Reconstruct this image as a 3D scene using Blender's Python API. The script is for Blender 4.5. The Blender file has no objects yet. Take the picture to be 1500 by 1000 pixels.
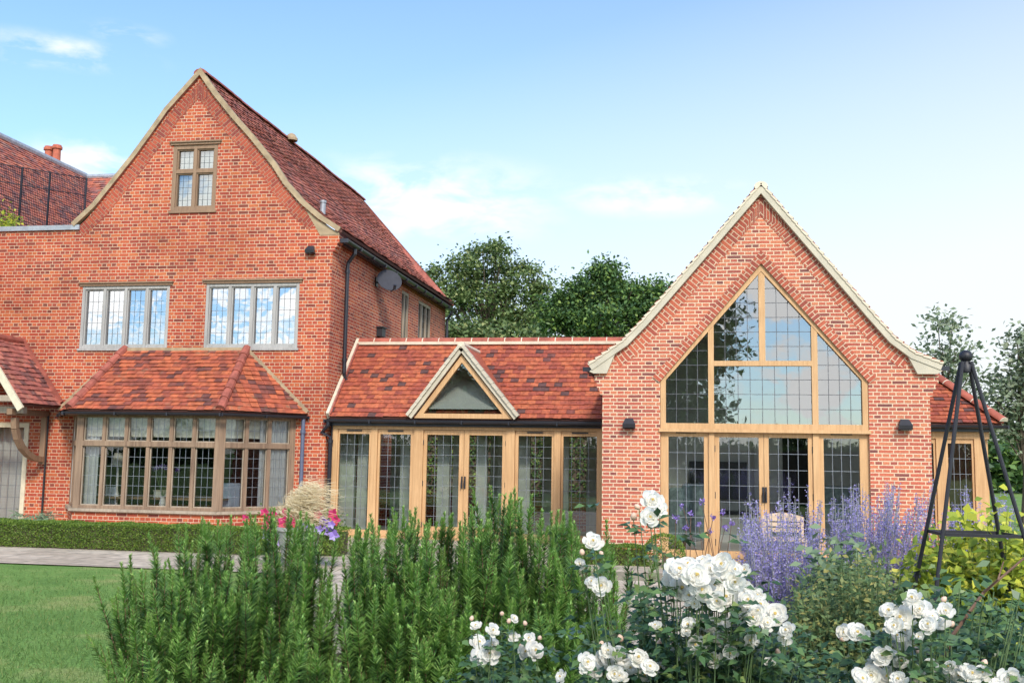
import bpy, math, random
import numpy as np
from mathutils import Vector, Matrix
from mathutils.geometry import tessellate_polygon

rnd = random.Random(7)
sc = bpy.context.scene
R = math.radians

# ------------------------------------------------------------------ camera
FPX, CAM_H = 1500.0, 1.65                     # focal length in pixels of a 1500 wide picture
PITCH, YAW, ROLL = R(6.4), R(9.95), R(-0.92)
_fw = np.array([-math.sin(YAW)*math.cos(PITCH), math.cos(YAW)*math.cos(PITCH), math.sin(PITCH)])
_rt = np.array([math.cos(YAW), math.sin(YAW), 0.0])
_dn = np.cross(_fw, _rt)
_c, _s = math.cos(ROLL), math.sin(ROLL)
_r2, _d2 = _c*_rt + _s*_dn, -_s*_rt + _c*_dn
RC = np.array([_r2, _d2, _fw])
CAMP = np.array([0.0, 0.0, CAM_H])
cam = bpy.data.objects.new('camera', bpy.data.cameras.new('camera'))
sc.collection.objects.link(cam)
m3 = Matrix(np.array([_r2, -_d2, -_fw]).T.tolist())
cam.matrix_world = Matrix.Translation((0, 0, CAM_H)) @ m3.to_4x4()
cam.data.sensor_width = 36.0
cam.data.lens = 36.0*FPX/1500.0
cam.data.clip_start = 0.05
cam.data.clip_end = 3000
sc.camera = cam

def ray(x, y):
    return RC.T @ np.array([(x-750)/FPX, (y-500)/FPX, 1.0])
def at(x, y, Y):                               # where a measured line of sight meets the wall plane y = Y
    v = ray(x, y); p = CAMP + v*(Y/v[1]); return Vector(p)
def atx(x, y, X):
    v = ray(x, y); p = CAMP + v*(X/v[0]); return Vector(p)

# ------------------------------------------------------------------ light
SUN_EL, SUN_AZ = R(38), R(158)                 # azimuth clockwise from +Y : behind the viewer, a little to the right
sdir = Vector((math.sin(SUN_AZ)*math.cos(SUN_EL), math.cos(SUN_AZ)*math.cos(SUN_EL), math.sin(SUN_EL)))
sl = bpy.data.lights.new('sun', 'SUN'); sl.energy = 2.7; sl.angle = R(12); sl.color = (1.0, 0.92, 0.80)
so = bpy.data.objects.new('sun', sl); sc.collection.objects.link(so)
so.rotation_euler = sdir.to_track_quat('Z', 'Y').to_euler()

w = bpy.data.worlds.new("World"); sc.world = w; w.use_nodes = True
nt = w.node_tree; nt.nodes.clear()
def N(nt, t, **kw):
    n = nt.nodes.new(t)
    for k, v in kw.items():
        if k == 'ins':
            for a, b in v.items(): n.inputs[a].default_value = b
        else: setattr(n, k, v)
    return n
def ramp(nt, stops, interp='LINEAR'):
    n = nt.nodes.new('ShaderNodeValToRGB'); cr = n.color_ramp; cr.interpolation = interp
    while len(cr.elements) < len(stops): cr.elements.new(0.5)
    for e, (p, c) in zip(cr.elements, stops):
        e.position = p; e.color = (*c, 1) if len(c) == 3 else c
    return n
def build_world():
    L = nt.links.new
    sky = N(nt, 'ShaderNodeTexSky', sky_type='NISHITA', sun_disc=False, sun_elevation=SUN_EL, sun_rotation=SUN_AZ,
            air_density=1.0, dust_density=0.6, ozone_density=1.2)
    tc = N(nt, 'ShaderNodeTexCoord')
    sep = N(nt, 'ShaderNodeSeparateXYZ'); L(tc.outputs['Generated'], sep.inputs[0])
    # pale haze low in the sky, reaching higher towards the right (+X)
    hz = N(nt, 'ShaderNodeMath', operation='MULTIPLY_ADD'); L(sep.outputs['X'], hz.inputs[0]); hz.inputs[1].default_value = -0.25
    L(sep.outputs['Z'], hz.inputs[2])
    hr = ramp(nt, [(0.0, (1, 1, 1)), (0.12, (.95,)*3), (0.2, (.74,)*3), (0.29, (.52,)*3), (0.42, (.17,)*3), (0.62, (0, 0, 0))])
    L(hz.outputs[0], hr.inputs[0])
    # clouds : direction projected on a flat layer for the streaks, plus billows low in the sky
    def cloud(scale, loc, lo, hi, det=9, rough=.56, dist=0.3):
        mp = N(nt, 'ShaderNodeMapping'); mp.inputs['Scale'].default_value = scale; mp.inputs['Location'].default_value = loc
        L(tc.outputs['Generated'], mp.inputs[0])
        no = N(nt, 'ShaderNodeTexNoise', ins={'Scale': 1.0, 'Detail': det, 'Roughness': rough, 'Distortion': dist}); L(mp.outputs[0], no.inputs[0])
        rr = ramp(nt, [(lo, (0, 0, 0)), (hi, (1, 1, 1))]); L(no.outputs['Fac'], rr.inputs[0]); return rr, no
    c1, n1 = cloud((14.0, 14.0, 34.0), (1.3, 4.1, .4), .42, .62)
    c2, n2 = cloud((9.0, 9.0, 20.0), (5.3, 2.2, 3.0), .455, .55)
    # a few separate clouds in front: each a soft patch of sky in its own direction, broken up by the noise
    acc = None
    for (px, py, sx, sz, k) in ((95, 76, .085, .016, .75), (185, 50, .04, .011, .6), (35, 86, .03, .008, .5), (620, 295, .16, .05, 1.0), (950, 288, .11, .022, .9), (140, 243, .07, .03, 1.0)):
        c = ray(px, py); c = c/np.linalg.norm(c)
        sb = N(nt, 'ShaderNodeVectorMath', operation='SUBTRACT'); L(tc.outputs['Generated'], sb.inputs[0]); sb.inputs[1].default_value = tuple(c)
        ml = N(nt, 'ShaderNodeVectorMath', operation='MULTIPLY'); L(sb.outputs[0], ml.inputs[0]); ml.inputs[1].default_value = (1/sx, 1/sx, 1/sz)
        le = N(nt, 'ShaderNodeVectorMath', operation='LENGTH'); L(ml.outputs[0], le.inputs[0])
        mr = N(nt, 'ShaderNodeMapRange', interpolation_type='SMOOTHSTEP'); mr.inputs['From Min'].default_value = 1.15; mr.inputs['From Max'].default_value = .2; mr.inputs['To Max'].default_value = k; L(le.outputs['Value'], mr.inputs[0])
        if acc is None: acc = mr
        else:
            mm_ = N(nt, 'ShaderNodeMath', operation='MAXIMUM'); L(acc.outputs[0], mm_.inputs[0]); L(mr.outputs[0], mm_.inputs[1]); acc = mm_
    bk = N(nt, 'ShaderNodeMapRange'); bk.inputs['From Min'].default_value = -0.2; bk.inputs['From Max'].default_value = -0.5
    L(sep.outputs['Y'], bk.inputs[0])
    mc = N(nt, 'ShaderNodeMath', operation='MULTIPLY'); L(c2.outputs[0], mc.inputs[0]); L(bk.outputs[0], mc.inputs[1])
    c1f = N(nt, 'ShaderNodeMath', operation='MULTIPLY'); L(c1.outputs[0], c1f.inputs[0]); L(acc.outputs[0], c1f.inputs[1])
    mx = N(nt, 'ShaderNodeMath', operation='MAXIMUM'); L(c1f.outputs[0], mx.inputs[0]); L(mc.outputs[0], mx.inputs[1])
    hk = N(nt, 'ShaderNodeMapRange'); hk.inputs['From Min'].default_value = .1; hk.inputs['From Max'].default_value = -.3; hk.inputs['To Min'].default_value = 1.0; hk.inputs['To Max'].default_value = .12
    L(sep.outputs['Y'], hk.inputs[0]); hm_ = N(nt, 'ShaderNodeMath', operation='MULTIPLY'); L(hr.outputs[0], hm_.inputs[0]); L(hk.outputs[0], hm_.inputs[1])
    mixh = N(nt, 'ShaderNodeMix', data_type='RGBA'); L(hm_.outputs[0], mixh.inputs['Factor'])
    boost = N(nt, 'ShaderNodeMix', data_type='RGBA', blend_type='MULTIPLY'); boost.inputs['Factor'].default_value = 1
    L(sky.outputs[0], boost.inputs['A']); boost.inputs['B'].default_value = (1.32, 1.72, 2.08, 1)
    L(boost.outputs['Result'], mixh.inputs['A']); mixh.inputs['B'].default_value = (7.1, 7.5, 7.7, 1)
    mixc = N(nt, 'ShaderNodeMix', data_type='RGBA'); L(mx.outputs[0], mixc.inputs['Factor'])
    L(mixh.outputs['Result'], mixc.inputs['A']); cw = N(nt, 'ShaderNodeMix', data_type='RGBA'); L(bk.outputs[0], cw.inputs['Factor']); cw.inputs['A'].default_value = (8.2, 8.4, 8.6, 1); cw.inputs['B'].default_value = (16.0, 15.8, 15.4, 1); L(cw.outputs['Result'], mixc.inputs['B'])
    bg = N(nt, 'ShaderNodeBackground'); bg.inputs['Strength'].default_value = 0.1
    L(mixc.outputs['Result'], bg.inputs[0])
    out = N(nt, 'ShaderNodeOutputWorld'); L(bg.outputs[0], out.inputs[0])
build_world()
sc.view_settings.view_transform = 'Standard'; sc.view_settings.look = 'None'
sc.view_settings.exposure = 0.47; sc.view_settings.gamma = 1.0
sc.cycles.max_bounces = 8; sc.cycles.transparent_max_bounces = 24; sc.cycles.caustics_reflective = False; sc.cycles.caustics_refractive = False

# ------------------------------------------------------------------ materials
def mat(name):
    m = bpy.data.materials.new(name); m.use_nodes = True
    nt = m.node_tree; b = nt.nodes['Principled BSDF']; return m, nt, b, nt.links.new
def plain(name, col, rough=.6, metal=0, var=.12, scale=8, bump=.0):
    m, nt, b, L = mat(name)
    tc = N(nt, 'ShaderNodeTexCoord'); no = N(nt, 'ShaderNodeTexNoise', ins={'Scale': scale, 'Detail': 6}); L(tc.outputs['Object'], no.inputs[0])
    rr = ramp(nt, [(.3, tuple(c*(1-var) for c in col)), (.7, tuple(min(1, c*(1+var)) for c in col))]); L(no.outputs['Fac'], rr.inputs[0])
    L(rr.outputs[0], b.inputs['Base Color']); b.inputs['Roughness'].default_value = rough; b.inputs['Metallic'].default_value = metal
    if bump:
        bp = N(nt, 'ShaderNodeBump', ins={'Strength': bump, 'Distance': .01}); L(no.outputs['Fac'], bp.inputs['Height']); L(bp.outputs[0], b.inputs['Normal'])
    return m
def brick(name, bw, rh, mort, stops, mcol, stain=(.6, 1.0)):
    m, nt, b, L = mat(name)
    uv = N(nt, 'ShaderNodeUVMap')
    wob = N(nt, 'ShaderNodeTexNoise', ins={'Scale': 3.0, 'Detail': 3}); L(uv.outputs[0], wob.inputs[0])
    va = N(nt, 'ShaderNodeVectorMath', operation='MULTIPLY_ADD'); L(wob.outputs['Color'], va.inputs[0]); va.inputs[1].default_value = (.012, .012, 0); L(uv.outputs[0], va.inputs[2])
    bt = N(nt, 'ShaderNodeTexBrick', offset=.5, offset_frequency=2, squash=.5, squash_frequency=2)
    L(va.outputs[0], bt.inputs['Vector'])
    for k, v in {'Scale': 1.0, 'Mortar Size': mort, 'Mortar Smooth': .25, 'Bias': 0.0, 'Brick Width': bw, 'Row Height': rh,
                 'Color1': (0, 0, 0, 1), 'Color2': (1, 1, 1, 1), 'Mortar': (.5, .5, .5, 1)}.items(): bt.inputs[k].default_value = v
    cr = ramp(nt, stops); L(bt.outputs['Color'], cr.inputs[0])
    n1 = N(nt, 'ShaderNodeTexNoise', ins={'Scale': .55, 'Detail': 5, 'Roughness': .6}); L(uv.outputs[0], n1.inputs[0])
    n2 = N(nt, 'ShaderNodeTexNoise', ins={'Scale': 40.0, 'Detail': 4}); L(uv.outputs[0], n2.inputs[0])
    mm = N(nt, 'ShaderNodeMix', data_type='RGBA'); L(bt.outputs['Fac'], mm.inputs['Factor']); L(cr.outputs[0], mm.inputs['A']); mm.inputs['B'].default_value = (*mcol, 1)
    s1 = ramp(nt, [(.30, (stain[0]*.9, stain[0]*.8, stain[0]*.78)), (.42, (stain[0]*1.3, stain[0]*1.2, stain[0]*1.15)), (.54, (1, 1, 1)), (.72, (1.1, .98, .9))]); L(n1.outputs['Fac'], s1.inputs[0])
    m1 = N(nt, 'ShaderNodeMix', data_type='RGBA', blend_type='MULTIPLY'); m1.inputs['Factor'].default_value = .8; L(mm.outputs['Result'], m1.inputs['A']); L(s1.outputs[0], m1.inputs['B'])
    s2 = ramp(nt, [(.3, (.78,)*3), (.7, (1.15,)*3)]); L(n2.outputs['Fac'], s2.inputs[0])
    m2 = N(nt, 'ShaderNodeMix', data_type='RGBA', blend_type='MULTIPLY'); m2.inputs['Factor'].default_value = 1; L(m1.outputs['Result'], m2.inputs['A']); L(s2.outputs[0], m2.inputs['B'])
    L(m2.outputs['Result'], b.inputs['Base Color']); b.inputs['Roughness'].default_value = .88
    iv = N(nt, 'ShaderNodeMath', operation='SUBTRACT'); iv.inputs[0].default_value = 1; L(bt.outputs['Fac'], iv.inputs[1])
    ad = N(nt, 'ShaderNodeMath', operation='MULTIPLY_ADD'); L(n2.outputs['Fac'], ad.inputs[0]); ad.inputs[1].default_value = .3; L(iv.outputs[0], ad.inputs[2])
    bp = N(nt, 'ShaderNodeBump', ins={'Strength': .8, 'Distance': .01}); L(ad.outputs[0], bp.inputs['Height']); L(bp.outputs[0], b.inputs['Normal'])
    return m
def island(name, stops, rough=.7, trans=0.0, var_scale=0, bump=0, interp='LINEAR', spec=.5, lichen=None, lsc=7.0):
    m, nt, b, L = mat(name)
    g = N(nt, 'ShaderNodeNewGeometry'); cr = ramp(nt, stops, interp); L(g.outputs['Random Per Island'], cr.inputs[0])
    col = cr.outputs[0]; tc = N(nt, 'ShaderNodeTexCoord')
    if var_scale:
        no = N(nt, 'ShaderNodeTexNoise', ins={'Scale': var_scale, 'Detail': 5}); L(tc.outputs['Object'], no.inputs[0])
        s2 = ramp(nt, [(.3, (.62,)*3), (.65, (1.2,)*3)]); L(no.outputs['Fac'], s2.inputs[0])
        m2 = N(nt, 'ShaderNodeMix', data_type='RGBA', blend_type='MULTIPLY'); m2.inputs['Factor'].default_value = 1; L(col, m2.inputs['A']); L(s2.outputs[0], m2.inputs['B']); col = m2.outputs['Result']
        if bump:
            bp = N(nt, 'ShaderNodeBump', ins={'Strength': bump, 'Distance': .01}); L(no.outputs['Fac'], bp.inputs['Height']); L(bp.outputs[0], b.inputs['Normal'])
    if lichen:
        n3 = N(nt, 'ShaderNodeTexNoise', ins={'Scale': lsc, 'Detail': 8, 'Roughness': .7}); L(tc.outputs['Object'], n3.inputs[0])
        r3 = ramp(nt, [(.56, (0, 0, 0)), (.68, (.7,)*3)]); L(n3.outputs['Fac'], r3.inputs[0])
        m3_ = N(nt, 'ShaderNodeMix', data_type='RGBA'); L(r3.outputs[0], m3_.inputs['Factor']); L(col, m3_.inputs['A']); m3_.inputs['B'].default_value = (*lichen, 1); col = m3_.outputs['Result']
    L(col, b.inputs['Base Color']); b.inputs['Roughness'].default_value = rough; b.inputs['Specular IOR Level'].default_value = spec
    if trans:
        o = nt.nodes['Material Output']; tr = N(nt, 'ShaderNodeBsdfTranslucent'); L(col, tr.inputs[0])
        mx = N(nt, 'ShaderNodeMixShader'); mx.inputs[0].default_value = trans; L(b.outputs[0], mx.inputs[1]); L(tr.outputs[0], mx.inputs[2]); L(mx.outputs[0], o.inputs[0])
    return m
def wood(name, a, c, rough=.6, sc_=(22, 22, 1.2), bump=.15):
    m, nt, b, L = mat(name)
    tc = N(nt, 'ShaderNodeTexCoord'); mp = N(nt, 'ShaderNodeMapping'); mp.inputs['Scale'].default_value = sc_; L(tc.outputs['Object'], mp.inputs[0])
    no = N(nt, 'ShaderNodeTexNoise', ins={'Scale': 1.0, 'Detail': 8, 'Roughness': .6, 'Distortion': .5}); L(mp.outputs[0], no.inputs[0])
    n2 = N(nt, 'ShaderNodeTexNoise', ins={'Scale': 1.3, 'Detail': 3}); L(tc.outputs['Object'], n2.inputs[0])
    ad = N(nt, 'ShaderNodeMath', operation='MULTIPLY_ADD'); L(n2.outputs['Fac'], ad.inputs[0]); ad.inputs[1].default_value = .5; 
    sb = N(nt, 'ShaderNodeMath', operation='SUBTRACT'); L(no.outputs['Fac'], sb.inputs[0]); sb.inputs[1].default_value = .25; L(sb.outputs[0], ad.inputs[2])
    rr = ramp(nt, [(.25, a), (.75, c)]); L(ad.outputs[0], rr.inputs[0]); L(rr.outputs[0], b.inputs['Base Color']); b.inputs['Roughness'].default_value = rough
    bp = N(nt, 'ShaderNodeBump', ins={'Strength': bump, 'Distance': .004}); L(no.outputs['Fac'], bp.inputs['Height']); L(bp.outputs[0], b.inputs['Normal'])
    return m
def glass(name, refl, tint=(.85, .92, .9), wave=.02):
    m, nt, b, L = mat(name); nt.nodes.remove(b); o = nt.nodes['Material Output']
    t = N(nt, 'ShaderNodeBsdfTransparent'); t.inputs[0].default_value = (*tint, 1)
    g = N(nt, 'ShaderNodeBsdfGlossy'); g.inputs['Roughness'].default_value = .012; g.inputs['Color'].default_value = (.95, .97, 1, 1)
    tc = N(nt, 'ShaderNodeTexCoord'); no = N(nt, 'ShaderNodeTexNoise', ins={'Scale': 2.2, 'Detail': 2}); L(tc.outputs['Object'], no.inputs[0])
    bp = N(nt, 'ShaderNodeBump', ins={'Strength': wave, 'Distance': .05}); L(no.outputs['Fac'], bp.inputs['Height']); L(bp.outputs[0], g.inputs['Normal'])
    fr = N(nt, 'ShaderNodeFresnel', ins={'IOR': 1.45}); mx0 = N(nt, 'ShaderNodeMath', operation='MAXIMUM'); L(fr.outputs[0], mx0.inputs[0]); mx0.inputs[1].default_value = refl
    mx = N(nt, 'ShaderNodeMixShader'); L(mx0.outputs[0], mx.inputs[0]); L(t.outputs[0], mx.inputs[1]); L(g.outputs[0], mx.inputs[2]); L(mx.outputs[0], o.inputs[0])
    return m

M = {}
M['brick_old'] = brick('old_brick', .225, .0717, .0075, [(.0, (.19, .045, .03)), (.16, (.33, .056, .033)), (.45, (.43, .074, .035)), (.75, (.48, .097, .039)), (1, (.52, .138, .05))], (.66, .46, .32))
M['brick_new'] = brick('new_brick', .225, .0588, .0095, [(.0, (.17, .06, .055)), (.16, (.34, .085, .062)), (.45, (.44, .112, .07)), (.75, (.49, .14, .08)), (1, (.53, .19, .10))], (.66, .49, .35), stain=(.85, 1))
M['brick_band_new'] = brick('new_verge_brick', .225, .07, .009, [(.0, (.30, .07, .05)), (.5, (.42, .095, .055)), (1, (.50, .13, .07))], (.62, .44, .31))
M['brick_band'] = brick('verge_brick', .225, .075, .006, [(.0, (.24, .05, .04)), (.5, (.38, .07, .04)), (1, (.45, .1, .05))], (.42, .27, .18))
M['tile_new'] = island('new_roof_tile', [(0, (.09, .045, .04)), (.06, (.11, .05, .045)), (.09, (.27, .062, .04)), (.5, (.37, .088, .045)), (.85, (.46, .13, .055)), (1, (.31, .075, .045))], .75, var_scale=14, bump=.2)
M['tile_bay'] = island('bay_roof_tile', [(0, (.12, .045, .04)), (.2, (.24, .062, .04)), (.5, (.38, .09, .045)), (.85, (.46, .125, .052)), (1, (.30, .08, .045))], .8, var_scale=9, bump=.25, lichen=(.20, .13, .08), lsc=5.0)
M['tile_old'] = island('old_roof_tile', [(0, (.16, .07, .065)), (.3, (.29, .095, .08)), (.6, (.39, .125, .095)), (.9, (.46, .17, .12)), (1, (.28, .14, .11))], .85, var_scale=6, bump=.25, lichen=(.26, .17, .14))
M['tile_wing'] = island('wing_roof_tile', [(0, (.16, .08, .08)), (.3, (.32, .11, .09)), (.6, (.45, .13, .08)), (.9, (.50, .18, .11)), (1, (.28, .16, .14))], .85, var_scale=6, bump=.25, lichen=(.24, .20, .19))
M['deck'] = plain('roof_deck', (.12, .05, .04), .9)
M['ridge'] = plain('ridge_clay', (.36, .10, .065), .8, var=.3, scale=5)
M['hip'] = plain('hip_clay', (.30, .085, .06), .8, var=.35, scale=6)
M['mortar'] = plain('pale_mortar', (.62, .54, .42), .9, var=.12, scale=6, bump=.2)
M['stonecream'] = plain('cream_verge', (.50, .455, .36), .85, var=.10, scale=4, bump=.15)
M['verge_old'] = plain('old_verge', (.36, .27, .17), .9, var=.25, scale=6, bump=.2)
M['oak'] = wood('oak', (.43, .245, .11), (.64, .40, .20), .6, (30, 30, 1.6), .25)
M['oakdark'] = wood('aged_oak', (.20, .12, .075), (.31, .20, .125), .7)
M['oakgrey'] = wood('weathered_oak', (.25, .20, .15), (.46, .38, .29), .75, bump=.3)
M['oakbay'] = wood('bay_oak', (.14, .085, .055), (.34, .235, .155), .7, bump=.3)
M['oaksilver'] = wood('silvered_oak', (.27, .26, .25), (.44, .43, .42), .75, bump=.3)
M['glass_sky'] = glass('old_leaded_glass', .50, (.6, .65, .65), .08)
M['glass_new'] = glass('gable_glass', .26, (.8, .86, .84), .03)
M['glass_door'] = glass('door_glass', .13, (.95, .98, .96), .02)
M['glass_bay'] = glass('bay_glass', .07, (.9, .93, .92), .05)
M['lead'] = plain('lead_came', (.27, .29, .33), .4, .5)  # pale bluish sky sheen put into the colour, for leads over dark interiors
M['lead_dark'] = plain('silhouette_lead', (.10, .105, .12), .5, .3)  # same lead with shade put into its colour, for panes mirroring bright sky
M['leadflash'] = plain('lead_flashing', (.34, .37, .41), .55, .3, var=.2)
M['gutter'] = plain('black_gutter', (.018, .019, .028), .35)
M['pipeblue'] = plain('grey_blue_pipe', (.10, .12, .19), .5)
M['iron'] = plain('black_iron', (.016, .016, .022), .5)
M['dishgrey'] = plain('dish_grey', (.045, .047, .06), .85)
M['black'] = plain('black_plastic', (.02, .02, .026), .45)
M['cream'] = plain('cream_paint', (.62, .56, .42), .6)
M['sage'] = plain('sage_paint', (.55, .60, .54), .6)
M['plaster'] = plain('plaster', (.80, .79, .75), .9, var=.04)
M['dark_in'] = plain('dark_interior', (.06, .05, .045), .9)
M['floor_in'] = plain('stone_floor', (.62, .58, .50), .5, scale=2)
M['curtain'] = plain('curtain', (.66, .66, .65), .9, var=.06, scale=3)
M['lace'] = plain('lace', (.62, .60, .50), .9, var=.2, scale=20)
M['white'] = plain('white_paint', (.78, .77, .74), .6, var=.04)
M['armch'] = plain('armchair_fabric', (.30, .40, .42), .9, var=.35, scale=16)
M['chairblue'] = plain('blue_chair_fabric', (.40, .46, .55), .9, var=.08)
M['teak'] = wood('teak', (.42, .31, .22), (.62, .48, .36), .7, (1.2, 22, 22))
M['clay'] = plain('clay_pot', (.44, .12, .07), .8, var=.2)
M['potstone'] = plain('pale_stone', (.30, .30, .29), .9, var=.25, scale=10, bump=.3)
M['bark'] = plain('bark', (.10, .075, .055), .9, var=.4, scale=12, bump=.5)
M['twig'] = plain('twig', (.16, .09, .06), .85, var=.3, scale=20)
M['greenstem'] = plain('green_stem', (.10, .16, .06), .7, var=.3, scale=20)
M['rosemary'] = island('rosemary_leaf', [(0, (.05, .125, .03)), (.5, (.11, .235, .045)), (.85, (.19, .35, .07)), (1, (.29, .46, .10))], .55, trans=.25, var_scale=7)
M['shoot'] = island('rosemary_shoot', [(0, (.16, .33, .07)), (.6, (.27, .48, .10)), (1, (.40, .57, .17))], .55, trans=.3)
M['roseleaf'] = island('rose_leaf', [(0, (.03, .075, .035)), (.6, (.075, .155, .06)), (.9, (.14, .24, .08)), (1, (.24, .30, .09))], .35, trans=.2)
M['petal'] = island('white_petal', [(0, (.93, .92, .87)), (.7, (.95, .945, .92)), (1, (.94, .90, .82))], .6, trans=.45)
M['stamen'] = plain('stamen', (.70, .52, .16), .7)
M['bud'] = plain('rose_bud', (.72, .50, .38), .6, var=.25, scale=30)
M['sageflower'] = island('sage_flower', [(0, (.26, .22, .50)), (.5, (.36, .32, .66)), (.85, (.48, .43, .76)), (1, (.56, .50, .74))], .7, trans=.3)
M['greystem'] = plain('grey_stem', (.30, .30, .30), .8, var=.2, scale=20)
M['greyleaf'] = island('grey_leaf', [(0, (.10, .17, .10)), (1, (.24, .33, .19))], .7, trans=.25)
M['golden'] = island('golden_leaf', [(0, (.16, .26, .03)), (.4, (.34, .42, .04)), (.8, (.56, .58, .06)), (1, (.70, .66, .12))], .55, trans=.3)
M['herb'] = island('herb_leaf', [(0, (.07, .14, .055)), (.5, (.14, .22, .08)), (.8, (.26, .28, .09)), (1, (.38, .34, .10))], .65, trans=.25)
M['hedge'] = island('hedge_leaf', [(0, (.055, .12, .013)), (.6, (.125, .22, .026)), (1, (.26, .35, .055))], .55, trans=.2)
M['grass'] = island('grass_blade', [(0, (.075, .155, .035)), (.55, (.12, .22, .05)), (.9, (.17, .265, .065)), (1, (.29, .29, .11))], .7, trans=.25, lichen=(.34, .36, .14), lsc=.9)
M['stipa'] = island('feather_grass', [(0, (.52, .42, .24)), (.6, (.72, .61, .40)), (1, (.84, .77, .58))], .7, trans=.35)
M['pink'] = island('pink_petal', [(0, (.45, .012, .09)), (.6, (.60, .03, .16)), (1, (.62, .08, .08))], .6, trans=.25)
M['violet'] = island('violet_petal', [(0, (.20, .10, .45)), (.6, (.33, .22, .62)), (1, (.55, .48, .75))], .6, trans=.25)
M['tree_oak'] = island('oak_foliage', [(0, (.07, .12, .04)), (.5, (.13, .20, .065)), (.85, (.21, .27, .09)), (1, (.30, .32, .12))], .6, trans=.2)
M['tree_dark'] = island('dark_foliage', [(0, (.04, .09, .04)), (.5, (.085, .17, .05)), (.85, (.16, .27, .06)), (1, (.26, .36, .08))], .6, trans=.2)
M['tree_grey'] = island('grey_foliage', [(0, (.14, .19, .12)), (.5, (.22, .28, .17)), (1, (.33, .36, .24))], .6, trans=.2)

def ground_mat(name, stops, scale, bump=.4, s2=40.0):
    m, nt, b, L = mat(name)
    tc = N(nt, 'ShaderNodeTexCoord'); no = N(nt, 'ShaderNodeTexNoise', ins={'Scale': scale, 'Detail': 8, 'Roughness': .65}); L(tc.outputs['Object'], no.inputs[0])
    rr = ramp(nt, stops); L(no.outputs['Fac'], rr.inputs[0])
    n2 = N(nt, 'ShaderNodeTexNoise', ins={'Scale': s2, 'Detail': 6}); L(tc.outputs['Object'], n2.inputs[0])
    r2 = ramp(nt, [(.3, (.6,)*3), (.7, (1.3,)*3)]); L(n2.outputs['Fac'], r2.inputs[0])
    mx = N(nt, 'ShaderNodeMix', data_type='RGBA', blend_type='MULTIPLY'); mx.inputs['Factor'].default_value = 1; L(rr.outputs[0], mx.inputs['A']); L(r2.outputs[0], mx.inputs['B'])
    L(mx.outputs['Result'], b.inputs['Base Color']); b.inputs['Roughness'].default_value = .95; b.inputs['Specular IOR Level'].default_value = .2
    bp = N(nt, 'ShaderNodeBump', ins={'Strength': bump, 'Distance': .02}); L(n2.outputs['Fac'], bp.inputs['Height']); L(bp.outputs[0], b.inputs['Normal'])
    return m
M['lawn'] = ground_mat('lawn_ground', [(.3, (.10, .20, .045)), (.5, (.15, .27, .065)), (.66, (.28, .31, .11))], .9)
M['soil'] = ground_mat('soil', [(.3, (.06, .045, .03)), (.7, (.10, .075, .05))], 3)
def paving_mat():
    m, nt, b, L = mat('paving_stone')
    tc = N(nt, 'ShaderNodeTexCoord')
    bt = N(nt, 'ShaderNodeTexBrick', offset=.37, offset_frequency=2, squash=.8, squash_frequency=3); L(tc.outputs['Object'], bt.inputs[0])
    for k, v in {'Scale': 1.0, 'Mortar Size': .012, 'Mortar Smooth': .3, 'Brick Width': .75, 'Row Height': .48, 'Color1': (.42, .35, .27, 1), 'Color2': (.56, .48, .38, 1), 'Mortar': (.22, .20, .16, 1)}.items(): bt.inputs[k].default_value = v
    no = N(nt, 'ShaderNodeTexNoise', ins={'Scale': 6.0, 'Detail': 8}); L(tc.outputs['Object'], no.inputs[0])
    r2 = ramp(nt, [(.3, (.7,)*3), (.7, (1.2,)*3)]); L(no.outputs['Fac'], r2.inputs[0])
    mx = N(nt, 'ShaderNodeMix', data_type='RGBA', blend_type='MULTIPLY'); mx.inputs['Factor'].default_value = 1; L(bt.outputs['Color'], mx.inputs['A']); L(r2.outputs[0], mx.inputs['B'])
    L(mx.outputs['Result'], b.inputs['Base Color']); b.inputs['Roughness'].default_value = .85
    bp = N(nt, 'ShaderNodeBump', ins={'Strength': .3, 'Distance': .01}); L(no.outputs['Fac'], bp.inputs['Height']); L(bp.outputs[0], b.inputs['Normal'])
    return m
M['paving'] = paving_mat()

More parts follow.
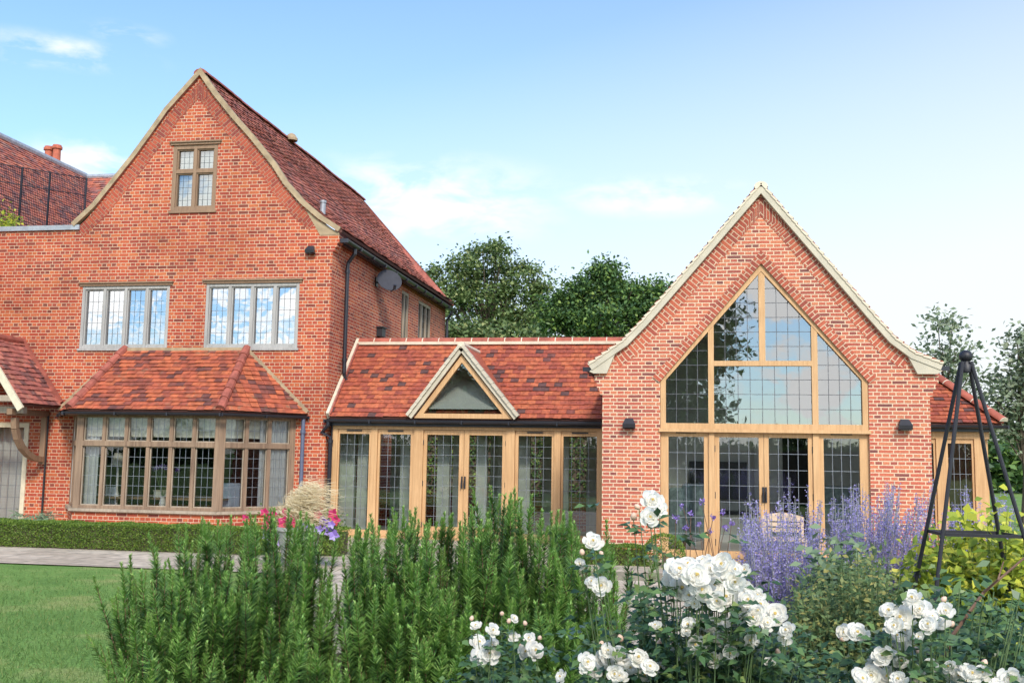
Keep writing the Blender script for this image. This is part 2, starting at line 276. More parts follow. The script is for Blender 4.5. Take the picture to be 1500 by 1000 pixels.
# ------------------------------------------------------------------ builders
V = Vector
def tag(o, label=None, cat=None, group=None, kind=None):
    if label: o['label'] = label
    if cat: o['category'] = cat
    if group: o['group'] = group
    if kind: o['kind'] = kind
    return o
def thing(name, label, cat, loc, group=None):
    o = bpy.data.objects.new(name, None); sc.collection.objects.link(o); o.location = loc; o.empty_display_size = .2
    return tag(o, label, cat, group)
def root_loc(p):
    l = V((0, 0, 0))
    while p is not None: l = l + V(p.location); p = p.parent
    return l
class MB:
    def __init__(s): s.v = []; s.f = []; s.uv = []          # one uv pair list per face
    def face(s, pts, uv=None):
        i = len(s.v); s.v += [tuple(p) for p in pts]; s.f.append(tuple(range(i, i+len(pts)))); s.uv.append(uv)
    def mesh(s, verts, faces):
        i = len(s.v); s.v += [tuple(p) for p in verts]
        for f in faces: s.f.append(tuple(i+k for k in f)); s.uv.append(None)
    def box(s, a, b):
        (x0, y0, z0), (x1, y1, z1) = a, b
        x0, x1 = min(x0, x1), max(x0, x1); y0, y1 = min(y0, y1), max(y0, y1); z0, z1 = min(z0, z1), max(z0, z1)
        s.mesh([(x0, y0, z0), (x1, y0, z0), (x1, y1, z0), (x0, y1, z0), (x0, y0, z1), (x1, y0, z1), (x1, y1, z1), (x0, y1, z1)],
               [(0, 3, 2, 1), (4, 5, 6, 7), (0, 1, 5, 4), (1, 2, 6, 5), (2, 3, 7, 6), (3, 0, 4, 7)])
    def obox(s, O, u, v, n, u0, u1, v0, v1, n0, n1):
        P = [O+u*a+v*b+n*c for c in (n0, n1) for (a, b) in ((u0, v0), (u1, v0), (u1, v1), (u0, v1))]
        s.mesh(P, [(0, 3, 2, 1), (4, 5, 6, 7), (0, 1, 5, 4), (1, 2, 6, 5), (2, 3, 7, 6), (3, 0, 4, 7)])
    def beam(s, a, b, w, h, up=V((0, 1, 0))):
        a, b = V(a), V(b); d = (b-a).normalized(); n = up.cross(d)
        if n.length < 1e-4: n = V((1, 0, 0)).cross(d)
        n.normalize(); k = d.cross(n)
        s.obox(a, d, n, k, 0, (b-a).length, -w/2, w/2, -h/2, h/2)
    def tube(s, pts, r, seg=8, cap=True):
        pts = [V(p) for p in pts]; rs = r if isinstance(r, (list, tuple)) else [r]*len(pts)
        i0 = len(s.v); prev = None
        for i, p in enumerate(pts):
            d = (pts[min(i+1, len(pts)-1)]-pts[max(i-1, 0)]).normalized()
            a = V((0, 0, 1)) if abs(d.z) < .9 else V((1, 0, 0))
            if prev is None: n = d.cross(a).normalized()
            else: n = (prev - d*prev.dot(d)).normalized()
            prev = n; b = d.cross(n)
            for k in range(seg):
                t = 2*math.pi*k/seg; s.v.append(tuple(p + n*(rs[i]*math.cos(t)) + b*(rs[i]*math.sin(t))))
        for i in range(len(pts)-1):
            for k in range(seg):
                k2 = (k+1) % seg; s.f.append((i0+i*seg+k, i0+i*seg+k2, i0+(i+1)*seg+k2, i0+(i+1)*seg+k)); s.uv.append(None)
        if cap:
            s.f.append(tuple(i0+k for k in range(seg))[::-1]); s.uv.append(None)
            s.f.append(tuple(i0+(len(pts)-1)*seg+k for k in range(seg))); s.uv.append(None)
    def lathe(s, c, prof, seg=20):
        c = V(c); i0 = len(s.v)
        for (r, z) in prof:
            for k in range(seg):
                t = 2*math.pi*k/seg; s.v.append((c.x+r*math.cos(t), c.y+r*math.sin(t), c.z+z))
        for i in range(len(prof)-1):
            for k in range(seg):
                k2 = (k+1) % seg; s.f.append((i0+i*seg+k, i0+i*seg+k2, i0+(i+1)*seg+k2, i0+(i+1)*seg+k)); s.uv.append(None)
    def build(s, name, m, parent=None, smooth=False, uvfn=None):
        off = root_loc(parent)
        me = bpy.data.meshes.new(name)
        me.from_pydata([(a-off.x, b-off.y, c-off.z) for a, b, c in s.v], [], s.f)
        if uvfn or any(u is not None for u in s.uv):
            ul = me.uv_layers.new(name='UVMap'); li = 0; buf = []
            for f, u in zip(s.f, s.uv):
                for k, vi in enumerate(f):
                    p = s.v[vi]; buf += list(u[k]) if u is not None else (list(uvfn(p)) if uvfn else [p[0]+p[1], p[2]])
            ul.data.foreach_set('uv', buf)
        me.materials.append(m)
        if smooth: me.polygons.foreach_set('use_smooth', [True]*len(me.polygons))
        me.update()
        o = bpy.data.objects.new(name, me); sc.collection.objects.link(o)
        if parent is not None: o.parent = parent
        return o
def raw_mesh(name, verts, faces, m, parent=None, smooth=False):
    """numpy verts (n,3) and quads/tris (k,4|3)"""
    off = root_loc(parent); verts = np.asarray(verts, np.float32) - np.array(off, np.float32); faces = np.asarray(faces, np.int32)
    me = bpy.data.meshes.new(name); k = faces.shape[1]
    me.vertices.add(len(verts)); me.vertices.foreach_set('co', verts.ravel())
    me.loops.add(faces.size); me.loops.foreach_set('vertex_index', faces.ravel())
    me.polygons.add(len(faces)); me.polygons.foreach_set('loop_start', np.arange(0, faces.size, k, dtype=np.int32))
    try: me.polygons.foreach_set('loop_total', np.full(len(faces), k, dtype=np.int32))
    except Exception: pass
    if smooth: me.polygons.foreach_set('use_smooth', [True]*len(faces))
    me.materials.append(m); me.update(calc_edges=True); me.validate()
    o = bpy.data.objects.new(name, me); sc.collection.objects.link(o)
    if parent is not None: o.parent = parent
    return o
def leaves(P, D, Nn, Ln, Wd, shape='leaf', curl=0.0):
    """P base points, D directions, Nn approx normals, Ln lengths, Wd widths -> verts, quads (rhombic leaf folded along its rib)"""
    P, D, Nn = (np.asarray(a, float) for a in (P, D, Nn)); Ln = np.asarray(Ln)[:, None]; Wd = np.asarray(Wd)[:, None]
    D = D/np.linalg.norm(D, axis=1, keepdims=True)
    S = np.cross(D, Nn); S /= np.linalg.norm(S, axis=1, keepdims=True)+1e-9; U = np.cross(S, D)
    if shape == 'needle':
        v = np.stack([P-S*Wd*.5, P+S*Wd*.5, P+D*Ln+S*Wd*.2, P+D*Ln-S*Wd*.2], 1)
        n = len(P); return v.reshape(-1, 3), (np.arange(n)[:, None]*4+np.arange(4))
    v = np.stack([P, P+D*Ln*.45+S*Wd*.5+U*Wd*.12, P+D*Ln-U*Ln*curl, P+D*Ln*.45-S*Wd*.5+U*Wd*.12], 1)
    n = len(P); return v.reshape(-1, 3), (np.arange(n)[:, None]*4+np.arange(4))
rng = np.random.default_rng(5)
def unit(n):
    v = rng.normal(size=(n, 3)); return v/np.linalg.norm(v, axis=1, keepdims=True)

def wall_panel(mb, outer, holes, O, u, v, n, th, uvo=(0, 0)):
    """a wall of thickness th behind the front sheet; outer and holes are 2-D (u,v) loops; n points out of the front"""
    loops = [outer]+holes
    flat = [p for l in loops for p in l]
    tris = tessellate_polygon([[V((p[0], p[1], 0)) for p in l] for l in loops])
    for d, rev in ((0, False), (-th, True)):
        for t in tris:
            a, b, c = [flat[i] for i in t]
            ar = (b[0]-a[0])*(c[1]-a[1])-(b[1]-a[1])*(c[0]-a[0])
            q = [a, b, c] if (ar > 0) != rev else [a, c, b]
            mb.face([O+u*p[0]+v*p[1]+n*d for p in q], [(p[0]+uvo[0], p[1]+uvo[1]) for p in q])
    for l in loops:
        for i in range(len(l)):
            a, b = l[i], l[(i+1) % len(l)]
            vert = abs(a[0]-b[0]) < abs(a[1]-b[1])
            ua = [(a[0]+a[1], 0), (b[0]+b[1], 0), (b[0]+b[1], th), (a[0]+a[1], th)] if not vert else [(0, a[1]), (0, b[1]), (th, b[1]), (th, a[1])]
            mb.face([O+u*a[0]+v*a[1], O+u*b[0]+v*b[1], O+u*b[0]+v*b[1]-n*th, O+u*a[0]+v*a[1]-n*th], ua)
def rect(x0, x1, z0, z1): return [(x0, z0), (x1, z0), (x1, z1), (x0, z1)]
EX, EY, EZ = V((1, 0, 0)), V((0, 1, 0)), V((0, 0, 1))

def tiles(prof, u, range_fn, gauge, tw, th=.013, seed=1, sag=0.0):
    """clay tile courses: prof = polyline of points eave->ridge (at u=0), u = unit along the eave, range_fn(t)->(u0,u1), t = arc length 0..1"""
    r = random.Random(seed); mb = MB(); P = [V(p) for p in prof]
    ls = [0]
    for a, b in zip(P, P[1:]): ls.append(ls[-1]+(b-a).length)
    tot = ls[-1]; n = max(1, int(tot/gauge))
    def pt(s):
        s = max(0, min(tot, s))
        for i in range(len(P)-1):
            if s <= ls[i+1]+1e-6:
                d = (P[i+1]-P[i]).normalized(); return P[i]+d*(s-ls[i]), d
        return P[-1], (P[-1]-P[-2]).normalized()
    for k in range(n):
        s = k*tot/n; p, d = pt(s); q, _ = pt(min(tot, s+tot/n*1.25)); d = (q-p)
        ln = d.length; d.normalize(); nn = u.cross(d)
        if nn.z < 0: nn = -nn
        u0, u1 = range_fn(s/tot); off = (k % 2)*tw*.5 + r.uniform(-.01, .01)
        x = u0-off
        while x < u1-.01:
            a, b = max(x+.002, u0), min(x+tw-.002, u1); x += tw
            if b-a < .03: continue
            j = r.uniform(-.006, .006); lift = th*1.7+r.uniform(-.004, .006); tl = r.uniform(-.004, .004)
            sg = sag*math.sin(7*a+k*.9)
            O = p+nn*sg
            L_ = d*ln
            c = [O+u*a+nn*(lift+tl)-d*j, O+u*b+nn*(lift-tl)-d*j, O+u*b+L_+nn*.003, O+u*a+L_+nn*.003]
            t = nn*th
            mb.mesh([x_ for x_ in c]+[x_+t for x_ in c], [(4, 5, 6, 7), (0, 1, 5, 4), (1, 2, 6, 5), (3, 0, 4, 7), (0, 3, 2, 1)])
    return mb
def deck(prof, u, range_fn, th=.06):
    mb = MB(); P = [V(p) for p in prof]; ls = [0]
    for a, b in zip(P, P[1:]): ls.append(ls[-1]+(b-a).length)
    for i in range(len(P)-1):
        a0, a1 = range_fn(ls[i]/ls[-1]); b0, b1 = range_fn(ls[i+1]/ls[-1])
        d = (P[i+1]-P[i]).normalized(); nn = u.cross(d)
        if nn.z < 0: nn = -nn
        c = [P[i]+u*a0, P[i]+u*a1, P[i+1]+u*b1, P[i+1]+u*b0]; c = [x-nn*.004 for x in c]
        mb.mesh(c+[x-nn*th for x in c], [(0, 1, 2, 3), (7, 6, 5, 4), (0, 4, 5, 1), (1, 5, 6, 2), (2, 6, 7, 3), (3, 7, 4, 0)])
    return mb
def ridge_tiles(a, b, n, r, parent, m, mm, up=EZ, half=True):
    """half-round ridge or hip tiles laid end to end with pale joints, each tile a mesh of its own"""
    a, b = V(a), V(b); d = (b-a)/n; e = d.normalized(); side = e.cross(up).normalized(); nn = side.cross(e)
    out = []
    for i in range(n):
        mb = MB(); p, q = a+d*(i+.03), a+d*(i+.97)
        pts = []
        for k in range(9):
            t = math.pi*k/8; pts.append(side*(r*math.cos(t))+nn*(r*.8*math.sin(t)))
        inn = [x*.86 for x in pts]
        vs = [p+x for x in pts]+[q+x for x in pts]+[p+x for x in inn]+[q+x for x in inn]
        fs = [(k, k+1, 10+k, 9+k) for k in range(8)]+[(k+18, 27+k, 28+k, k+19) for k in range(8)]+[(k, k+18, k+19, k+1) for k in range(8)]+[(9+k, 10+k, 28+k, 27+k) for k in range(8)]
        mb.mesh(vs, fs); out.append(mb.build('ridge_tile', m, parent, smooth=False))
    mb = MB()
    for i in range(n+1):
        p = a+d*(i-.03 if i else 0.0); q = a+d*(i+.03 if i < n else i)
        ring = [side*(r*1.0*math.cos(math.pi*k/8))+nn*(r*.8*math.sin(math.pi*k/8)) for k in range(9)]
        mb.mesh([p+x for x in ring]+[q+x for x in ring], [(k, k+1, 10+k, 9+k) for k in range(8)]+[tuple(range(9)), tuple(range(9, 18))[::-1]])
    mb.build('mortar_joint', mm, parent)
    return out
def lead_grid(mb, O, u, v, n, w, h, nx, nz, d=.004, t=.0068):
    for i in range(1, nx): mb.obox(O, u, v, n, w*i/nx-t/2, w*i/nx+t/2, 0, h, -d, d)
    for i in range(1, nz): mb.obox(O, u, v, n, 0, w, h*i/nz-t/2, h*i/nz+t/2, -d*.8, d*.8)

def casement(par, x0, x1, z0, z1, Y, nl, fm, gm, nx, nz, fw=.085, mw=.07, trans=None, hood=None, set_=.05):
    """leaded casement window on a wall facing -Y; frame is the part, panes/leading/hood its sub-parts"""
    O, u, v, n = V((0, Y, 0)), EX, EZ, V((0, -1, 0))
    mb = MB(); d0, d1 = -set_-.09, -set_+.045
    mb.obox(O, u, v, n, x0, x0+fw, z0, z1, d0, d1); mb.obox(O, u, v, n, x1-fw, x1, z0, z1, d0, d1)
    mb.obox(O, u, v, n, x0+fw, x1-fw, z1-fw, z1, d0, d1-.002)
    mb.obox(O, u, v, n, x0+fw, x1-fw, z0, z0+fw, d0, d1-.002)
    iw = (x1-x0-2*fw-(nl-1)*mw)/nl; cols = [x0+fw+i*(iw+mw) for i in range(nl)]
    for c in cols[1:]: mb.obox(O, u, v, n, c-mw, c, z0+fw, z1-fw, d0, d1-.004)
    rows = [(z0+fw, z1-fw)]
    if trans:
        for c in cols: mb.obox(O, u, v, n, c, c+iw, trans-mw/2, trans+mw/2, d0, d1-.006)
        rows = [(z0+fw, trans-mw/2), (trans+mw/2, z1-fw)]
    f = mb.build('window', fm, par)
    for c in cols:
        for ri, (a, b) in enumerate(rows):
            cm = MB(); e = .028       # inner casement edge
            cm.obox(O, u, v, n, c, c+e, a, b, d0+.03, d1-.03); cm.obox(O, u, v, n, c+iw-e, c+iw, a, b, d0+.03, d1-.03)
            cm.obox(O, u, v, n, c+e, c+iw-e, a, a+e, d0+.03, d1-.032); cm.obox(O, u, v, n, c+e, c+iw-e, b-e, b, d0+.03, d1-.032)
            cm.build('casement', fm, f)
            tl = rnd.uniform(-.006, .006)
            p = MB(); p.obox(O+n*(-set_-.03), (u+n*tl).normalized(), v, n, c+e, c+iw-e, a+e, b-e, -.003, .003); 
            p = MB(); pn = n*(-set_-.03); p.face([O+pn+u*(c+e)+v*(a+e)+n*tl, O+pn+u*(c+iw-e)+v*(a+e), O+pn+u*(c+iw-e)+v*(b-e)-n*tl, O+pn+u*(c+e)+v*(b-e)])
            p.build('pane', gm, f)
            lm = MB(); nzz = nz if len(rows) == 1 else (nz if ri == 0 else max(2, round(nz*(b-a)/(rows[0][1]-rows[0][0]))))
            lead_grid(lm, O+pn+u*(c+e)+v*(a+e), u, v, n, iw-2*e, b-a-2*e, nx, nzz); lm.build('leading', M['lead_dark'], f)
    s = MB(); s.obox(O, u, v, n, x0-.03, x1+.03, z0-.05, z0-.002, -.14, .035); s.build('sill', fm, f)
    if hood:
        h = MB(); h.obox(O, u, v, n, x0-.06, x1+.06, z1+.004, z1+.05, -.1, .03); h.obox(O, u, v, n, x0-.08, x1+.08, z1+.052, z1+.085, -.1, .06); h.build('hood_mould', hood, f)
    return f

# ================================================================== GROUND
def sheet(name, pts, z, m, kind='structure'):
    mb = MB(); mb.face([(x, y, z) for x, y in pts]); o = mb.build(name, m); tag(o, kind=kind); return o
sheet('ground', [(-600, -400), (600, -400), (600, 900), (-600, 900)], -.03, M['lawn'])
sheet('terrace', [(-4.1, 7.6), (-2.9, 7.6), (-2.9, 9.5), (4.2, 9.5), (6.5, 13.6), (6.5, 20.5), (-18, 20.5), (-18, 13.75), (-5.1, 13.75)], -.012, M['paving'])
mb = MB(); mb.box((-1.55, 14.4, -.02), (4.2, 16.48, .10)); tag(mb.build('step', M['paving']), kind='structure')
sheet('flower_bed', [(-3.3, 1.6), (4.5, 1.6), (4.5, 8.4), (-3.2, 8.4)], -.004, M['soil'])
n = 70000
gx = rng.uniform(-13.5, -2.4, n); gy = 13.7-(13.7-5.6)*np.sqrt(rng.uniform(0, 1, n))
keep = (gx < -3.3) & ~((gx > -5.12+(13.75-gy)*.163) & (gy > 7.58)); gx, gy = gx[keep], gy[keep]; n = len(gx)
D = np.stack([rng.normal(0, .55, n), rng.normal(0, .55, n), np.ones(n)], 1)
v_, f_ = leaves(np.stack([gx, gy, np.full(n, -.03)], 1), D, unit(n), rng.uniform(.025, .05, n), rng.uniform(.004, .007, n), 'needle')
tag(raw_mesh('grass', v_, f_, M['grass']), 'short mown grass of the lawn at lower left', 'grass', kind='stuff')

# ================================================================== MAIN HOUSE
YL = 20.0
house = thing('brick_house', 'large old red brick house with steep tiled gable and leaded oak windows', 'house', (-10.4, YL, 0))
XCOR = -7.33
vL = [at(x, y, YL) for x, y in [(293, 106), (245, 162), (224, 192), (196, 230.5), (168, 265.5), (140, 300.5), (108.5, 330)]]
vR = [at(x, y, YL) for x, y in [(293, 106), (315, 136), (343, 171), (371, 202.5), (402, 241), (420, 269), (444.5, 297), (469, 318), (498.6, 337)]]
vL = [(p.x, p.z) for p in vL]; vR = [(p.x, p.z) for p in vR]
COP = 6.43
def inset(pts, d):                                     # move a polyline down/inwards by d, perpendicular to itself
    out = []
    for i, p in enumerate(pts):
        a = V(pts[max(0, i-1)]); b = V(pts[min(len(pts)-1, i+1)]); t = (b-a).normalized(); nn = V((t.y, -t.x))
        if nn.y > 0: nn = -nn
        if i == 0: out.append((p[0], p[1]-d/max(.2, abs(t.x))))     # the apex: straight down, so both sides meet
        else: out.append((p[0]+nn.x*d, p[1]+nn.y*d))
    return out
profL = [(-10.47, 9.84)]+vL[1:]; profR = [(-10.47, 9.84)]+vR[1:]
top = []
inL, inR = inset(profL, .05), inset(profR, .05)
apexz = 9.84-.075
topline = [(XCOR+.14, 6.17)]+inR[1:-1][::-1]+[(-10.47, apexz)]+inL[1:-1]+[(-13.17, COP)]
outer = [(-17, -.2), (XCOR, -.2), (XCOR, 5.82), (XCOR+.045, 5.83), (XCOR+.05, 5.91), (XCOR+.095, 5.92), (XCOR+.10, 6.0), (XCOR+.14, 6.02)]+topline+[(-17, COP-.02)]
W1 = (-12.97, -10.93, 3.81, 5.16); W2 = (-10.10, -8.02, 3.81, 5.18); WA = (-11.02, -9.99, 6.77, 8.22)
BAYH = (-12.85, -8.1, .55, 2.45); PORD = (-15.6, -14.02, 0.0, 2.2)
holes = [rect(*h) for h in (W1, W2, WA, BAYH, PORD)]
wb = MB(); wall_panel(wb, outer, holes, V((0, YL, 0)), EX, EZ, V((0, -1, 0)), .25)
YB = 30.0
# side wall facing +X with two windows near its far end
SW = []
for (xa, ya, yb_, xb) in ((589, 425, 500, 600), (613.5, 440, 510, 632)):
    p0 = atx(xa, ya, XCOR); p1 = atx(xb, ya+6, XCOR); SW.append((p0.y, p1.y, 4.45, p0.z+.02))
s_out = [(YL+.25, -.2), (YB, -.2), (YB, 6.24), (YL+.25, 6.24)]
wall_panel(wb, s_out, [rect(a, b, c, d) for a, b, c, d in SW], V((XCOR, 0, 0)), EY, EZ, V((1, 0, 0)), .25, (.11, 0))
wb.box((-17, YB, -.2), (XCOR-.25, YB+.2, 6.0)); wb.box((-17, YL+.25, -.2), (-16.8, YB, 6.3))
wb.box((-16.8, YL+.26, 3.2), (XCOR-.26, YB-.01, 3.3)); wb.box((-16.8, YL+.26, 6.0), (XCOR-.26, YB-.01, 6.1))
wall = wb.build('wall', M['brick_old'], house, uvfn=lambda p: (p[0]+p[1], p[2]))
# dark room shell behind the upper windows
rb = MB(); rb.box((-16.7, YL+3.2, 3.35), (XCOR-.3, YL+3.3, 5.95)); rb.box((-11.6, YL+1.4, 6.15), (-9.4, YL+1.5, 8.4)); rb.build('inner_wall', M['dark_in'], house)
# verge strips and tumbled brick bands along the gable
def verge_band(profile, d0, d1, y0, y1, name, m, par, uvm=True, flip=False):
    mb = MB(); A, B = inset(profile, d0), inset(profile, d1); s = 0
    for i in range(len(A)-1):
        l = (V(A[i+1])-V(A[i])).length
        P = [(A[i][0], y0, A[i][1]), (A[i+1][0], y0, A[i+1][1]), (B[i+1][0], y0, B[i+1][1]), (B[i][0], y0, B[i][1])]
        Q = [(p[0], y1, p[2]) for p in P]
        uv = [(0, s), (0, s+l), (d1-d0, s+l), (d1-d0, s)]
        mb.face(P if not flip else P[::-1], uv if not flip else uv[::-1])
        for a, b in ((0, 1), (2, 3)): mb.face([P[a], Q[a], Q[b], P[b]], [(0, s), (.1, s), (.1, s+l), (0, s+l)])
        if i == len(A)-2: mb.face([P[1], P[2], Q[2], Q[1]], [(0, 0)]*4)
        s += l
    return mb.build(name, m, par)
bL = [(-10.47, 9.80)]+vL[1:]; bR = [(-10.47, 9.80)]+vR[1:]
verge_band(bL, .10, .36, YL-.006, YL+.02, 'brick_band', M['brick_band'], wall)
verge_band(bR[:-1], .10, .36, YL-.006, YL+.02, 'brick_band', M['brick_band'], wall, flip=True)
profLu, profRu = inset(profL, -.055), inset(profR, -.055)
verge_band(profLu, .0, .105, YL-.07, YL+.05, 'verge', M['verge_old'], house)
verge_band(profRu, .0, .105, YL-.07, YL+.05, 'verge', M['verge_old'], house, flip=True)
kb = MB(); kp = [(vR[-1][0]-.02, 6.17), (vR[-1][0]-.02, vR[-1][1]-.06), (vR[-2][0], vR[-2][1]-.09), (vR[-3][0]+.05, vR[-3][1]-.14), (XCOR-.28, 6.17)]
kb.mesh([(x, YL-.012, z) for x, z in kp]+[(x, YL+.02, z) for x, z in kp], [tuple(range(5)), tuple(range(9, 4, -1))]+[(i, (i+1) % 5, 5+(i+1) % 5, 5+i) for i in range(5)])
kb.build('kneeler', M['verge_old'], wall)
# roof: right slope (flared foot), hipped at the far end; left slope plain
RE = 30.6
def roofR():
    pts = [(x, YL-.05, z+.02) for x, z in profR[::-1]]; pts[0] = (vR[-1][0]+.06, YL-.05, vR[-1][1]-.01)
    fn = lambda t: (.02, 10.15+.9*t)
    d = deck(pts, EY, fn); r = d.build('roof', M['deck'], house)
    tiles(pts, EY, fn, .105, .17, seed=3, sag=.012).build('tile_courses', M['tile_old'], r)
    return r
roof = roofR()
ptsL = [(x, YL-.05, z+.02) for x, z in profL[::-1]]
deck(ptsL, EY, lambda t: (0, 10.2)).build('far_slope', M['tile_old'], roof)
hpe = V((-7.1, 30.12, 6.2)); deck([V((-13.3, 30.12, 6.2)), V((-13.3, 31.1, 9.8))], EX, lambda t: (0+2.9*t, 6.2-3.4*t)).build('hip_end', M['tile_old'], roof)
hb = MB(); 
for i in range(24):
    y0, y1 = YL-.06+i*.465, YL-.06+i*.465+.455
    pts = [(-10.47+.15*math.cos(math.pi*k/6), .11*math.sin(math.pi*k/6)+9.80+.01*math.sin(i)) for k in range(7)]
    hb.mesh([(x, y0, z) for x, z in pts]+[(x, y1, z) for x, z in pts], [(k, k+1, 8+k, 7+k) for k in range(6)]+[tuple(range(7)), tuple(range(13, 6, -1))])
hb.build('ridge', M['hip'], roof)
pk = at(427, 203, YL); pk = atx(427, 203, -10.3)
gb = MB(); gb.lathe((pk.x, pk.y, 9.78), [(.16, 0), (.17, .06), (.1, .16), (.04, .2), (0, .21)], 10); gb.build('ridge_finial', M['verge_old'], roof)
# soil vent on the slope
vp = atx(473, 305, -8.0); vb = MB(); vb.tube([(vp.x, vp.y, vp.z-.4), (vp.x, vp.y, vp.z+.12)], .06, 10); vb.tube([(vp.x, vp.y, vp.z+.12), (vp.x, vp.y, vp.z+.17)], .075, 10); vb.build('vent_pipe', M['leadflash'], roof)
# lead coping on the flat part and the terrace roof behind
cb = MB(); cb.box((-17, YL-.05, COP-.02), (-13.12, YL+.32, COP+.085)); cb.build('coping', M['leadflash'], house)
fb = MB(); fb.box((-17, YL+.3, 6.1), (-12.9, YB, 6.2)); fb.build('flat_roof', M['leadflash'], house)
# windows
casement(house, *W1, YL, 4, M['oaksilver'], M['glass_sky'], 3, 5, fw=.065, mw=.06, hood=M['oakdark'])
casement(house, *W2, YL, 4, M['oaksilver'], M['glass_sky'], 3, 5, fw=.065, mw=.06, hood=M['oakdark'])
casement(house, *WA, YL, 2, M['oakdark'], M['glass_new'], 3, 5, trans=7.64, hood=M['oakdark'])
cu = MB()
for i in range(24):
    x = -10.95+i*.037; cu.box((x, YL+.15+.012*(i % 2), 6.8), (x+.036, YL+.16+.012*(i % 2), 8.2))
cu.build('net_curtain', M['white'], house)
# side windows : local frame facing +X
for (y0, y1, z0, z1) in SW:
    O, u, v, n = V((XCOR, 0, 0)), EY, EZ, V((1, 0, 0)); mb = MB(); k = 2 if y1-y0 < 1.2 else 3
    mb.obox(O, u, v, n, y0, y0+.08, z0, z1, -.12, -.02); mb.obox(O, u, v, n, y1-.08, y1, z0, z1, -.12, -.02)
    mb.obox(O, u, v, n, y0+.08, y1-.08, z1-.08, z1, -.12, -.022); mb.obox(O, u, v, n, y0+.08, y1-.08, z0, z0+.08, -.12, -.022)
    for i in range(1, k):
        c = y0+(y1-y0)*i/k; mb.obox(O, u, v, n, c-.035, c+.035, z0+.08, z1-.08, -.12, -.024)
    f = mb.build('window', M['oakgrey'], house)
    p = MB(); p.face([(XCOR-.07, y0+.08, z0+.08), (XCOR-.07, y1-.08, z0+.08), (XCOR-.07, y1-.08, z1-.08), (XCOR-.07, y0+.08, z1-.08)]); p.build('pane', M['glass_new'], f)
    lm = MB(); lead_grid(lm, V((XCOR-.07, y0+.08, z0+.08)), u, v, n, y1-y0-.16, z1-z0-.16, 2*k, 6); lm.build('leading', M['lead'], f)
# eaves gutter and downpipes of the side wall
def gutter(par, a, b, r, m, name='gutter', n=None):
    a, b = V(a), V(b); d = (b-a).normalized(); s = d.cross(EZ).normalized(); mb = MB()
    ring = [s*(r*math.cos(math.pi*k/8))-EZ*(r*math.sin(math.pi*k/8)) for k in range(9)]; inr = [x*.82 for x in ring]
    mb.mesh([a+x for x in ring]+[b+x for x in ring]+[a+x for x in inr]+[b+x for x in inr],
            [(k, 9+k, 10+k, k+1) for k in range(8)]+[(18+k, 19+k, 28+k, 27+k) for k in range(8)]+[(0, 18, 27, 9), (8, 17, 35, 26), tuple(range(9)), tuple(range(17, 8, -1))])
    nb = max(2, int((b-a).length/.9))
    for i in range(nb+1):
        p = a+(b-a)*(i/nb); mb.obox(p, d, s, EZ, -.015, .015, -r*1.12, r*1.12, -r*1.12, 0.004)
    return mb.build(name, m, par)
gutter(house, (-7.10, YL+.05, 6.10), (-7.10, YB+.2, 6.06), .075, M['gutter'])
fs = MB(); fs.box((-7.28, YL+.02, 6.03), (-7.20, YB+.2, 6.16)); fs.build('fascia', M['gutter'], house)
pb = MB(); pb.tube([(-7.10, YL+.75, 6.02), (-7.10, YL+.75, 5.92), (-7.24, YL+.75, 5.72), (-7.25, YL+.75, 5.6), (-7.25, YL+.75, 3.35), (-7.24, YL+.78, 3.22), (-7.12, YL+.9, 3.16)], .042, 10)
for z in (5.5, 3.6): pb.tube([(-7.25, YL+.75, z), (-7.25, YL+.75, z+.07)], .055, 10)
pb.build('downpipe', M['gutter'], house)
pb = MB(); pb.tube([(-7.10, YB-.1, 6.02), (-7.12, YB-.1, 5.9), (-7.25, YB-.1, 5.7), (-7.25, YB-.1, 3.4)], .045, 8); pb.build('downpipe', M['gutter'], house)

